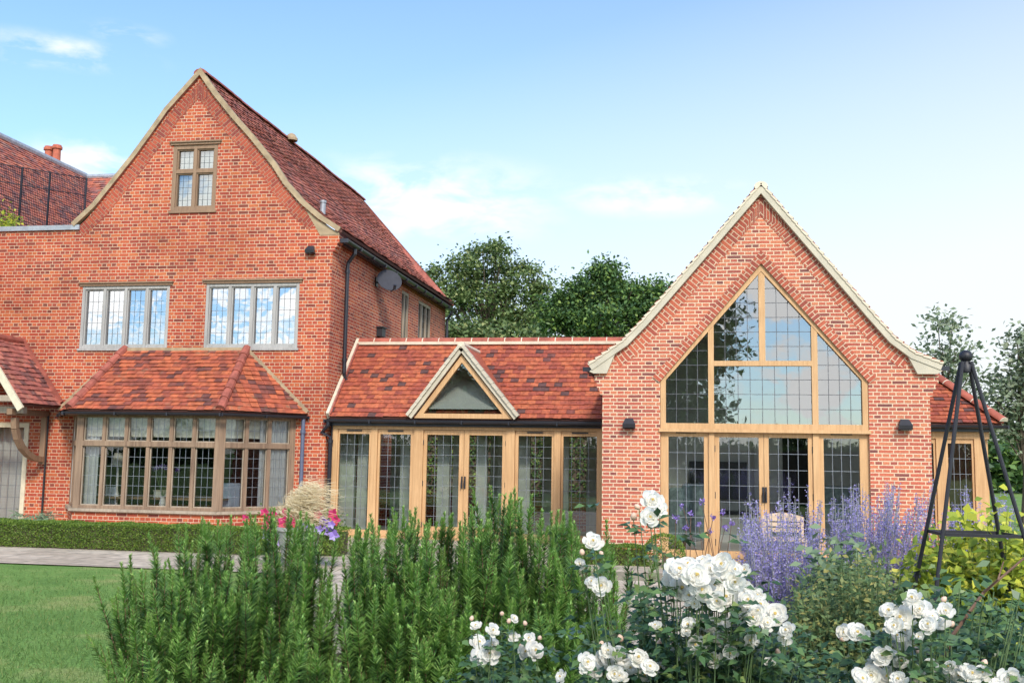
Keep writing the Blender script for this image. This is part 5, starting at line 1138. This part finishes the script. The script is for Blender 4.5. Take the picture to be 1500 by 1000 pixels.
def shrub(name, label, cat, px0, px1, py0, py1, Y0, Y1, nst, per, ln, wd, m, stem=M['greenstem'], group=None, seed=1, spread=.6, sig=.05, tfrom=.35, dome=.3):
    """leafy plant: stems fan from its foot to tips inside the given outline, leaves along them"""
    r = np.random.default_rng(seed); c = at((px0+px1)/2, 800, (Y0+Y1)/2); root = thing(name, label, cat, (c.x, c.y, 0), group); P = []; sm = MB()
    for i in range(nst):
        px = r.uniform(px0, px1); Y = r.uniform(Y0, Y1); u_ = abs((px-(px0+px1)/2)/((px1-px0)/2)); top = py0+(py1-py0)*dome*u_**2
        py = r.uniform(top, py1); tip = np.array(at(px, py, Y)); a = np.array([c.x+(tip[0]-c.x)*spread*.5, c.y+(Y-c.y)*spread*.5, 0.0]); md_ = np.array([tip[0]*.6+a[0]*.4, tip[1]*.6+a[1]*.4, tip[2]*.55])
        t = r.uniform(tfrom, 1, per); P.append(np.array([bez(a, md_, tip, q) for q in t])+r.normal(size=(per, 3))*sig)
        sm.tube([bez(a, md_, tip, q) for q in (0, .3, .6, 1)], [.004, .003, .0025, .0012], 4, cap=False)
    P = np.concatenate(P); n = len(P); D = unit(n); D[:, 2] = D[:, 2]*.6+.15; D[:, 1] -= .25; Nn = unit(n)*.6; Nn[:, 2] += .8; Nn[:, 1] -= .5
    v_, f_ = leaves(P, D, Nn, r.uniform(ln*.6, ln*1.2, n), r.uniform(wd*.6, wd*1.2, n), curl=.15); raw_mesh('foliage', v_, f_, m, root); sm.build('stems', stem, root); return root
shrub('golden_shrub', 'golden yellow leaved shrub growing up through the black obelisk', 'shrub', 1325, 1560, 740, 960, 6.3, 7.2, 320, 36, .085, .05, M['golden'], seed=31, sig=.06)
shrub('herb_shrub', 'olive green twiggy herb bush between the lilac flowers and white roses', 'herb', 1160, 1345, 800, 990, 4.6, 5.6, 330, 70, .036, .015, M['herb'], M['greenstem'], seed=32, sig=.025)
shrub('leafy_perennial', 'green leafy perennial with broad leaves in front of the lilac flowers', 'plant', 1185, 1275, 782, 900, 5.6, 6.1, 60, 40, .085, .04, M['greyleaf'], seed=33, sig=.05)
shrub('leafy_perennial', 'low dark green plant filling the bed under the obelisk', 'plant', 1300, 1500, 850, 1040, 4.4, 5.4, 200, 40, .07, .035, M['roseleaf'], seed=34, sig=.06)
shrub('bed_plant', 'strappy dark plant behind the hedge by the porch', 'plant', 20, 82, 742, 775, 17.6, 18.4, 40, 12, .2, .03, M['greyleaf'], seed=35, sig=.05)
shrub('climber', 'yellow green climber spilling over the lead coping at far left', 'climber', -30, 34, 300, 338, 20.3, 20.8, 26, 50, .12, .07, M['golden'], seed=36, sig=.09, tfrom=.8)

def sage(label, px0, px1, py0, py1, Y0, Y1, n, lean, seed):
    r = np.random.default_rng(seed); c = at((px0+px1)/2-lean*25, 800, (Y0+Y1)/2); root = thing('russian_sage', label, 'lavender', (c.x, c.y, 0), 'lilac flower spikes by the gable'); P = []; T_ = []; Q = []; sm = MB()
    for i in range(n):
        px = r.uniform(px0, px1); Y = r.uniform(Y0, Y1); py = py0+(py1-py0)*r.uniform(0, 1)**1.3+12*math.sin(px*.11+seed); tip = np.array(at(px, py, Y)); a = np.array([c.x+(tip[0]-c.x)*.45+r.normal(0, .04), c.y+(Y-c.y)*.5, 0]); md_ = np.array([tip[0]*.45+a[0]*.55, tip[1]*.5+a[1]*.5, tip[2]*.6])
        m = 60; t = np.concatenate([r.uniform(.55, 1, m)]); w_ = np.round(t*40)/40+r.normal(0, .004, m)
        P.append(np.array([bez(a, md_, tip, min(1, q)) for q in w_])+r.normal(size=(m, 3))*.009)
        # fine side branches
        for s_ in range(4):
            q0 = r.uniform(.55, .85); b0 = bez(a, md_, tip, q0); e0_ = b0+np.array([r.normal(0, .05), r.normal(0, .04), r.uniform(.06, .14)]); k = r.uniform(.2, 1, 16)[:, None]; P.append(b0+(e0_-b0)*k+r.normal(size=(16, 3))*.007); sm.tube([b0, e0_], [.0015, .001], 3, cap=False)
        Q.append(np.array([bez(a, md_, tip, q) for q in r.uniform(.1, .6, 14)])); sm.tube([bez(a, md_, tip, q) for q in (0, .3, .6, 1)], [.004, .0035, .003, .0015], 4, cap=False)
    P = np.concatenate(P); k = len(P); v_, f_ = leaves(P, unit(k), unit(k), r.uniform(.010, .017, k), r.uniform(.007, .011, k)); raw_mesh('flowers', v_, f_, M['sageflower'], root)
    Q = np.concatenate(Q); k = len(Q); D = unit(k); D[:, 2] += .5; v_, f_ = leaves(Q, D, unit(k), r.uniform(.03, .055, k), r.uniform(.006, .012, k)); raw_mesh('foliage', v_, f_, M['greyleaf'], root)
    sm.build('stems', M['greystem'], root); return root
sage('dense lilac flowered sage in front of the right half of the gable doors', 1085, 1205, 735, 880, 6.0, 7.0, 170, .2, 41)
sage('three tall thin lilac spires in front of the right gable door', 1136, 1184, 700, 745, 6.8, 7.2, 9, .3, 42)
sage('lilac flowered sage leaning to the right under the brick pier', 1215, 1372, 715, 850, 6.8, 8.0, 250, 1.6, 43)
sage('lilac flowered sage seen through and beyond the black obelisk at far right', 1385, 1490, 722, 800, 8.0, 9.0, 90, 1.0, 44)
# verbena : thin wiry stems with small purple heads
root = thing('verbena', 'thin wiry stems with tiny purple heads left of the lilac sage', 'verbena', (at(1030, 800, 7).x, 7.0, 0)); sm = MB(); P = []
for (px, py) in [(1000, 742), (1012, 752), (1028, 735), (1045, 757), (1058, 750), (990, 758), (1024, 768), (1072, 765), (1005, 772), (1040, 778), (1062, 772)]:
    t = at(px, py, 7+rnd.uniform(-.3, .3)); b0 = V((root.location.x+rnd.uniform(-.2, .2), 7, 0)); sm.tube([b0, (b0+t)/2+V((rnd.uniform(-.04, .04), 0, .1)), t], [.004, .003, .002], 4, cap=False); k = 26; v_, f_ = leaves(np.array(t)+rng.normal(size=(k, 3))*.008, unit(k), unit(k), rng.uniform(.012, .02, k), rng.uniform(.008, .014, k)); raw_mesh('flower_head', v_, f_, M['violet'], root)
sm.build('stems', M['twig'], root)

# white roses
def petal_mesh(seed):
    r = random.Random(seed); mb = MB()
    for (np_, el, rad, wd, ph, base) in ((6, 10, 1.0, .80, 0, .06), (6, 26, .88, .74, .5, .05), (5, 44, .68, .6, .2, .04), (4, 66, .42, .42, .7, .02)):
        for k in range(np_):
            az = 2*math.pi*(k+ph)/np_+r.uniform(-.25, .25); e = R(el+r.uniform(-16, 14)); L_ = rad*r.uniform(.88, 1.08); W_ = wd*r.uniform(.9, 1.1)
            d = V((math.cos(az)*math.cos(e), math.sin(az)*math.cos(e), math.sin(e))); s_ = V((-math.sin(az), math.cos(az), 0)); nn = d.cross(s_); nn = -nn if nn.z > 0 else nn
            vs = []; nu, nv = 4, 4
            for i in range(nu+1):
                t = i/nu; wv = W_*(.25+1.15*t-.5*t*t)*(1 if t < .95 else .78)*.62
                for j in range(nv+1):
                    q = (j/nv-.5)*2; cup = -.20*q*q*wv*1.4+.16*math.sin(math.pi*t*.9)-(.20*max(0, t-.6)*(1.2+.3*math.sin(5*q+seed+k)))
                    vs.append(d*(base+L_*t*(1-.09*q*q*(t > .9)))+s_*(q*wv)+nn*cup)
            mb.mesh(vs, [(i*(nv+1)+j, i*(nv+1)+j+1, (i+1)*(nv+1)+j+1, (i+1)*(nv+1)+j) for i in range(nu) for j in range(nv)])
    return mb
rose_meshes = []
for s_ in range(4):
    o = petal_mesh(s_).build('rose_flower', M['petal'], None, smooth=True); rose_meshes.append(o.data); bpy.data.objects.remove(o)
st = MB(); 
for i in range(16): 
    a = i*2.4; r_ = .13*math.sqrt(i/16); st.tube([(0, 0, .1), (r_*math.cos(a), r_*math.sin(a), .52)], [.01, .03], 4)
o = st.build('stamens', M['stamen'], None); stamen_me = o.data; bpy.data.objects.remove(o)
bd = MB(); bd.lathe((0, 0, 0), [(.05, -.2), (.45, .0), (.62, .45), (.5, .9), (.2, 1.25), (0, 1.3)], 8); o = bd.build('rosebud', M['bud'], None, smooth=True); bud_me = o.data; bpy.data.objects.remove(o)
def rose_bush(label, foot_px, Y, flowers, buds, fill, seed, nl=2400):
    r = np.random.default_rng(seed); c = at(foot_px, 800, Y); root = thing('rose_bush', label, 'rose bush', (c.x, c.y, 0), 'white rose bushes in the foreground'); sm = MB(); LP = []
    cp = np.array([c.x, c.y, 0.0]); extra = []
    for i in r.choice(len(flowers), min(len(flowers), 92-len(flowers)), replace=False):
        px, py, rp = flowers[int(i)]
        if rp > 10: a_ = r.uniform(0, 6.28); extra.append((px+rp*1.15*math.cos(a_), py+rp*.95*math.sin(a_), rp*r.uniform(.6, .9)))
    flowers = flowers+extra
    def cane(e, k0=.3, nleaf=14, rr=.0028):
        e = np.array(e); a = cp+np.array([(e[0]-cp[0])*.3, r.normal(0, .03), 0]); md_ = np.array([a[0]*.4+e[0]*.6+r.normal(0, .03), e[1]+.05, e[2]*.6]); sm.tube([bez(a, md_, e, q) for q in (0, .25, .5, .75, 1)], [rr*1.6, rr*1.3, rr, rr*.8, rr*.6], 5, cap=False)
        LP.append(np.array([bez(a, md_, e, q) for q in r.uniform(k0, .97, nleaf)])+r.normal(size=(nleaf, 3))*.05)
    for i, (px, py, rp) in enumerate(flowers):
        y = Y+r.uniform(-.34, -.06); p = at(px, py, y); zc = float(np.dot(RC[2], np.array(p)-CAMP)); R_ = rp*zc/1500*1.08
        o = bpy.data.objects.new('rose_flower', rose_meshes[int(r.integers(0, 4))]); sc.collection.objects.link(o); o.parent = root; o.scale = (R_, R_, R_*.95)
        tc_ = (V((0, 0, CAM_H+.35))-p).normalized(); dirn = (tc_+V((r.normal(0, .38), r.normal(0, .2), .38+r.normal(0, .3)))).normalized(); o.rotation_mode = 'QUATERNION'; qq = dirn.to_track_quat('Z', 'Y'); o.rotation_quaternion = qq @ Matrix.Rotation(r.uniform(0, 6.28), 3, 'Z').to_quaternion()
        o.location = p-V(root.location)-dirn*R_*.25
        s2 = bpy.data.objects.new('stamens', stamen_me); sc.collection.objects.link(s2); s2.parent = o
        cane(p-dirn*R_*.3, .35, 13, .0025)
    for (px, py, rp) in buds:
        p = at(px, py, Y+r.uniform(-.08, .08)); R_ = rp*Y/1500*1.1; o = bpy.data.objects.new('rosebud', bud_me); sc.collection.objects.link(o); o.parent = root; o.scale = (R_, R_, R_); o.location = p-V(root.location); o.rotation_euler = (r.normal(0, .4), r.normal(0, .4), 0); cane(p, .5, 5, .0025)
    for (px0, px1, py0, py1, k) in fill:
        for i in range(k): cane(at(r.uniform(px0, px1), r.uniform(py0, py1), Y+r.uniform(.05, .5)), .3, 17, .003)
    P = np.concatenate(LP); c5 = np.repeat(P, 5, 0); n = len(c5); ax = np.repeat(unit(len(P)), 5, 0); k = np.tile(np.arange(5), len(P)); al = ax*np.array([1, 1, .4]); sd_ = np.cross(al, np.array([0, 0, 1.0])); sgn = np.where(k == 4, 0, np.where(k % 2 == 0, 1, -1))[:, None]; along = np.where(k == 4, .062, np.where(k < 2, .018, .042))[:, None]
    B = c5+al*along+sd_*sgn*.004; D = al*np.where(k == 4, 1, .35)[:, None]+sd_*sgn*.9+r.normal(size=(n, 3))*.15; Nn = np.tile(np.array([0, -.35, 1.0]), (n, 1))+unit(n)*.55
    v_, f_ = leaves(B, D, Nn, r.uniform(.026, .042, n), r.uniform(.018, .027, n), curl=.18); raw_mesh('foliage', v_, f_, M['roseleaf'], root); sm.build('canes', M['greenstem'], root); return root
FA = [(704, 956, 17), (717, 957, 15), (722, 922, 10), (697, 915, 8), (753, 905, 7), (784, 952, 14), (775, 934, 9), (753, 932, 8)]
FB = [(956, 732, 16), (952, 757, 14), (869, 792, 14), (850, 825, 8), (881, 857, 14), (960, 915, 9), (860, 969, 14), (884, 966, 14), (908, 960, 16), (935, 962, 15), (952, 976, 13), (901, 986, 12), (821, 990, 10), (990, 950, 8), (994, 834, 20), (1020, 842, 20), (998, 862, 20), (1058, 826, 18), (1062, 846, 20), (1028, 864, 16), (1042, 832, 16), (1064, 874, 17), (1088, 858, 12), (1096, 878, 14), (1084, 894, 14), (1114, 884, 12), (1136, 900, 18), (1104, 904, 12), (1078, 914, 13), (1042, 916, 13), (1008, 914, 11), (1152, 922, 12), (1100, 938, 12), (1020, 944, 14), (1040, 940, 15), (1060, 950, 15), (1076, 968, 12), (1048, 966, 12), (1020, 972, 8), (908, 990, 12), (1128, 968, 8), (984, 848, 15), (1008, 826, 15), (1032, 848, 18), (1046, 858, 15), (1076, 852, 15), (1076, 834, 13), (1010, 872, 14), (1050, 880, 14), (1094, 866, 12), (1110, 894, 12), (1124, 912, 11), (1090, 920, 10), (1028, 930, 11), (1056, 934, 12), (1070, 956, 11), (870, 982, 12), (924, 978, 12), (944, 988, 11), (890, 952, 11), (1148, 938, 9), (1002, 966, 9)]
FC = [(1256, 926, 16), (1318, 904, 18), (1346, 890, 18), (1372, 906, 17), (1324, 922, 14), (1320, 942, 13), (1286, 976, 18), (1330, 980, 16), (1262, 994, 17), (1304, 964, 14), (1400, 988, 16), (1424, 986, 14), (1480, 996, 18), (1364, 974, 10), (1300, 990, 14), (1412, 998, 12), (1334, 900, 14), (1360, 914, 13), (1310, 916, 13), (1334, 934, 11), (1276, 988, 13), (1316, 994, 13), (1344, 992, 12), (1390, 976, 10)]
rose_bush('white rose with a few small blooms low in front of the tallest rosemary', 740, 3.9, FA, [(690, 908, 5), (745, 912, 5), (770, 915, 5), (735, 900, 5), (764, 950, 6), (790, 936, 5)], [(690, 830, 940, 1040, 40)], 51)
rose_bush('big white rose bush crowded with blooms in front of the gable doors', 1020, 3.3, FB, [(928, 760, 7), (936, 744, 6), (853, 812, 6), (882, 812, 5), (1085, 842, 6), (1020, 914, 6), (1108, 926, 6), (965, 945, 6), (1140, 958, 6), (880, 948, 7), (910, 938, 7)], [(930, 1170, 850, 1040, 120), (850, 960, 900, 1040, 50), (1000, 1250, 950, 1060, 80)], 52)
rose_bush('white rose bush at lower right in front of the black obelisk', 1350, 3.3, FC, [(1234, 938, 7), (1380, 880, 6), (1392, 916, 6), (1440, 975, 7), (1344, 955, 6)], [(1250, 1500, 925, 1050, 110), (1380, 1520, 860, 980, 36)], 53)
# bare brown cane leaning at the right edge
root = thing('dead_cane', 'bare brown rose cane leaning up to the right edge of the bed', 'stem', (at(1375, 900, 3.6).x, 3.6, 0)); b = MB(); b.tube([at(1360, 1040, 3.6), at(1395, 930, 3.6), at(1440, 868, 3.7), at(1520, 800, 3.8)], [.008, .0065, .005, .003], 6); b.tube([at(1440, 868, 3.7), at(1462, 848, 3.65), at(1470, 822, 3.7)], [.004, .003, .002], 5); b.build('cane', M['twig'], root)
b = MB(); b.tube([at(1360, 1040, 3.6), V((root.location.x, 3.6, .5)), V((root.location.x, 3.6, 0))], [.008, .009, .01], 6); b.build('base_stem', M['twig'], root)

# black garden obelisk
Yo = 6.2; tp = at(1415, 530, Yo); ob = thing('garden_obelisk', 'black iron garden obelisk with ball finial standing in the flower bed', 'obelisk', (tp.x, Yo, 0))
ft = []
for (px, py, dy) in ((1352, 880, -.26), (1505, 890, -.26), (1478, 775, .26), (1392, 775, .26)):
    p = at(px, py, Yo+dy); t_ = V((tp.x, Yo, tp.z)); k = (t_.z-0)/(t_.z-p.z); f = t_+(p-t_)*k
    f = V((f.x, f.y, 0)); ft.append(f)
cx_ = tp.x; hw = .50
ft = [V((cx_-.40, Yo-.30, 0)), V((cx_+.50, Yo-.34, 0)), V((cx_+.40, Yo+.34, 0)), V((cx_-.46, Yo+.30, 0))]
for f in ft:
    b = MB(); d = (V((cx_, Yo, 0))-f).normalized(); tpt = V((cx_, Yo, tp.z))-d*.028; b.tube([f, tpt], .0115, 8); b.build('leg', M['iron'], ob)
for zr_ in (1.26, .62):
    b = MB(); q = [f+(V((cx_, Yo, tp.z))-f)*(zr_/tp.z) for f in ft]
    for i in range(4): b.beam(q[i], q[(i+1) % 4], .012, .018, EZ)
    b.build('ring', M['iron'], ob)
b = MB(); b.lathe((cx_, Yo, tp.z-.02), [(.03, -.04), (.035, 0), (.02, .012), (.022, .02)]+[(.038*math.cos(t), .052+.036*math.sin(t)) for t in [R(a) for a in range(-60, 91, 15)]], 16); b.build('finial', M['iron'], ob, smooth=True)

# stone pot with feather grass and bedding flowers
pq = at(437, 800, 14.6); pot = thing('flower_pot', 'pale stone pot half hidden behind the rosemary, full of bedding flowers', 'flower pot', (pq.x, 14.6, 0)); b = MB(); b.lathe((pq.x, 14.6, 0), [(.2, 0), (.22, .03), (.26, .25), (.33, .5), (.36, .52), (.36, .57), (.32, .57), (.30, .5), (0, .5)], 24); b.build('pot', M['potstone'], pot)
root = thing('feather_grass', 'fawn feather grass plume blown to the right in the stone pot', 'grass', (pq.x, 14.6, .5)); r = np.random.default_rng(9); vs = []; fs = []
for i in range(1500):
    a0 = np.array([pq.x+r.normal(0, .04), 14.6+r.normal(0, .05), .5]); px = min(486, max(396, r.normal(446, 17))); lo_p = 706+max(0, 446-px)*.85+max(0, px-455)*.35+r.normal(0, 5); py = lo_p+max(4, 768-lo_p)*r.uniform(0, 1)**1.25
    tip0 = np.array(at(px, py, 14.6+r.uniform(-.25, .25))); e = tip0+np.array([r.uniform(.04, .24), r.uniform(-.05, .05), r.uniform(-.09, .05)])
    pts = [bez(a0, a0*.4+tip0*.6+np.array([-.10, 0, .06]), tip0, q) for q in (0, .5, .8)]+[tip0, e]
    for k in range(4):
        w0, w1 = (.002, .0025, .0035, .003, .0012)[k:k+2]; s_ = np.array([.5, .3, 1.0])/1.16; i0 = len(vs); vs += [pts[k]-s_*w0, pts[k]+s_*w0, pts[k+1]+s_*w1, pts[k+1]-s_*w1]; fs.append((i0, i0+1, i0+2, i0+3))
raw_mesh('plume', vs, fs, M['stipa'], root)
def bedding(label, pts, m, seed, n=16):
    r = np.random.default_rng(seed); c = at(pts[0][0], pts[0][1], 14.5); root = thing('bedding_flower', label, 'flowers', (c.x, 14.5, .5)); P = []; F = []
    for (px, py, sz) in pts:
        p = np.array(at(px, py, 14.45+r.uniform(-.1, .1)))
        for k in range(5):
            a = 2*math.pi*k/5+r.uniform(-.2, .2); F.append((p, np.array([math.cos(a), -.25, math.sin(a)]), sz))
        P.append(p+np.array([0, .08, -.08])+r.normal(size=(60, 3))*np.array([.07, .07, .07]))
    for q in range(0, len(F), 5):
        F5 = F[q:q+5]; B = np.array([f[0] for f in F5]); D = np.array([f[1] for f in F5]); S_ = np.array([f[2] for f in F5]); v_, f_ = leaves(B, D, np.tile([0, -1.0, .3], (5, 1)), S_*.0085, S_*.008); raw_mesh('bloom', v_, f_, m, root)
    P = np.concatenate(P); k = len(P); v_, f_ = leaves(P, unit(k)+np.array([0, -.3, .3]), unit(k), r.uniform(.03, .06, k), r.uniform(.02, .03, k)); raw_mesh('foliage', v_, f_, M['hedge'], root)
bedding('cluster of bright pink petunias on the left of the stone pot', [(388, 750, 9), (395, 760, 9), (390, 770, 9), (402, 752, 7), (420, 750, 11), (416, 765, 13), (430, 766, 9), (398, 760, 8), (360, 758, 8), (408, 785, 9), (425, 758, 9)], M['pink'], 61)
bedding('violet petunias trailing on the right of the stone pot', [(473, 762, 9), (480, 768, 11), (468, 775, 9), (484, 778, 12), (490, 784, 11), (446, 770, 9), (440, 775, 8), (392, 783, 11), (396, 794, 10), (410, 794, 9), (486, 768, 8)], M['violet'], 62)
bedding('few pink petunias at the right edge of the stone pot', [(466, 754, 9), (488, 752, 11), (492, 762, 10), (484, 781, 8)], M['pink'], 63)

# wooden garden chair on the terrace
ch = thing('garden_chair', 'weathered wooden garden chair with curved slatted back before the gable doors', 'chair', (0, 0, 0)); cq = at(1149, 780, 15.4)
cb2 = lambda nm, a, c: (lambda mb: (mb.box(a, c), mb.build(nm, M['teak'], ch)))(MB())
for s_ in (-1, 1):
    cb2('leg', (s_*.27-.025, -.26, 0), (s_*.27+.025, -.21, .42)); cb2('leg', (s_*.27-.024, .21, 0), (s_*.27+.024, .26, .74))
for i in range(5): cb2('seat_slat', (-.31, -.27+i*.098, .422), (.31, -.27+i*.098+.085, .45))
for z in (.52, .60): cb2('back_slat', (-.245, .222, z), (.245, .248, z+.055))
mb = MB(); K = 12; vs = []
for i in range(K+1):
    x = -.29+.58*i/K; zt_ = .74+.06*math.cos(x/.29*math.pi/2); vs += [(x, .215, .675), (x, .215, zt_), (x, .255, .675), (x, .255, zt_)]
mb.mesh(vs, [f for i in range(K) for f in ((4*i, 4*i+4, 4*i+5, 4*i+1), (4*i+2, 4*i+3, 4*i+7, 4*i+6), (4*i+1, 4*i+5, 4*i+7, 4*i+3), (4*i, 4*i+2, 4*i+6, 4*i+4))]+[(0, 1, 3, 2), (4*K, 4*K+2, 4*K+3, 4*K+1)]); mb.build('top_rail', M['teak'], ch)
ch.location = (cq.x, 15.4, .10)

# things on the sill inside the bay
def lamp(px, py, Y, label):
    p = at(px, py, Y); t = thing('table_lamp', label, 'lamp', (p.x, Y, plz)); b = MB(); b.lathe((p.x, Y, plz+.0), [(.06, 0), (.06, .02), (.025, .05), (.05, .2), (.02, .34), (.012, p.z-plz-.1)], 12); b.build('base', M['white'], t); b = MB(); b.lathe((p.x, Y, p.z-.13), [(.16, 0), (.09, .26)], 16); b.build('lamp_shade', M['lace'], t)
lamp(174, 672, 19.5, 'table lamp with cream shade inside the bay window')
vp_ = at(238, 735, 19.3); vt_ = thing('tulip_vase', 'vase of purple tulips inside the bay window', 'vase', (vp_.x, 19.3, plz)); b = MB(); b.lathe((vp_.x, 19.3, plz), [(.05, 0), (.07, .1), (.045, .2), (.06, .24)], 12); b.build('vase', M['plaster'], vt_)
P = []
b = MB()
for i in range(12):
    e = at(226+i*3.2+rnd.uniform(-2, 2), 686+abs(i-5)*.9+rnd.uniform(-3, 3), 19.3); b.tube([(vp_.x, 19.3, plz+.2), e], .004, 4, cap=False)
    k = 14; v_, f_ = leaves(np.array(e)+rng.normal(size=(k, 3))*.018, unit(k)+np.array([0, 0, .8]), unit(k), rng.uniform(.04, .06, k), rng.uniform(.02, .035, k)); raw_mesh('tulip', v_, f_, M['violet'], vt_)
b.build('stems', M['greenstem'], vt_)
def dining_chair(px, Y, top_px, label):
    p = at(px, top_px, Y); t = thing('dining_chair', label, 'chair', (p.x, Y, -.05), 'chairs inside the bay'); mb = MB(); mb.box((p.x-.22, Y-.04, .42), (p.x+.22, Y+.04, p.z)); o = mb.build('backrest', M['chairblue'], t); md = o.modifiers.new('bev', 'BEVEL'); md.width = .035; md.segments = 3
    mb = MB(); mb.box((p.x-.24, Y+.045, .36), (p.x+.24, Y+.5, .46)); mb.build('seat', M['chairblue'], t)
    for s_ in (-1, 1):
        for yy in (0, .44): mb = MB(); mb.box((p.x+s_*.2-.02, Y+yy-.02, -.05), (p.x+s_*.2+.02, Y+yy+.02, .36)); mb.build('leg', M['oakdark'], t)
dining_chair(157, 19.6, 712, 'blue covered chair at the left end of the bay'); dining_chair(338, 19.9, 707, 'blue covered chair at the right end of the bay')
bq = at(238, 722, 19.6); tb_ = thing('storage_box', 'small cream box behind the middle panes of the bay', 'box', (bq.x, 19.6, bq.z-.06)); b = MB(); b.box((bq.x-.14, 19.5, bq.z-.08), (bq.x+.14, 19.68, bq.z+.04)); b.build('body', M['lace'], tb_); b = MB(); b.box((bq.x-.15, 19.49, bq.z+.042), (bq.x+.15, 19.69, bq.z+.065)); b.build('lid', M['cream'], tb_)
tq = V((-10.6, 20.4, 0)); dt2 = thing('dining_table', 'dark dining table inside the bay', 'table', (tq.x, tq.y, -.05)); b = MB(); b.box((-12.0, 19.35, bq.z-.12), (-9.3, 21.0, bq.z-.085)); b.build('top', M['oakdark'], dt2)
for x in (-11.9, -9.4):
    for y in (19.45, 20.9): b = MB(); b.box((x-.03, y-.03, -.05), (x+.03, y+.03, bq.z-.122)); b.build('leg', M['oakdark'], dt2)
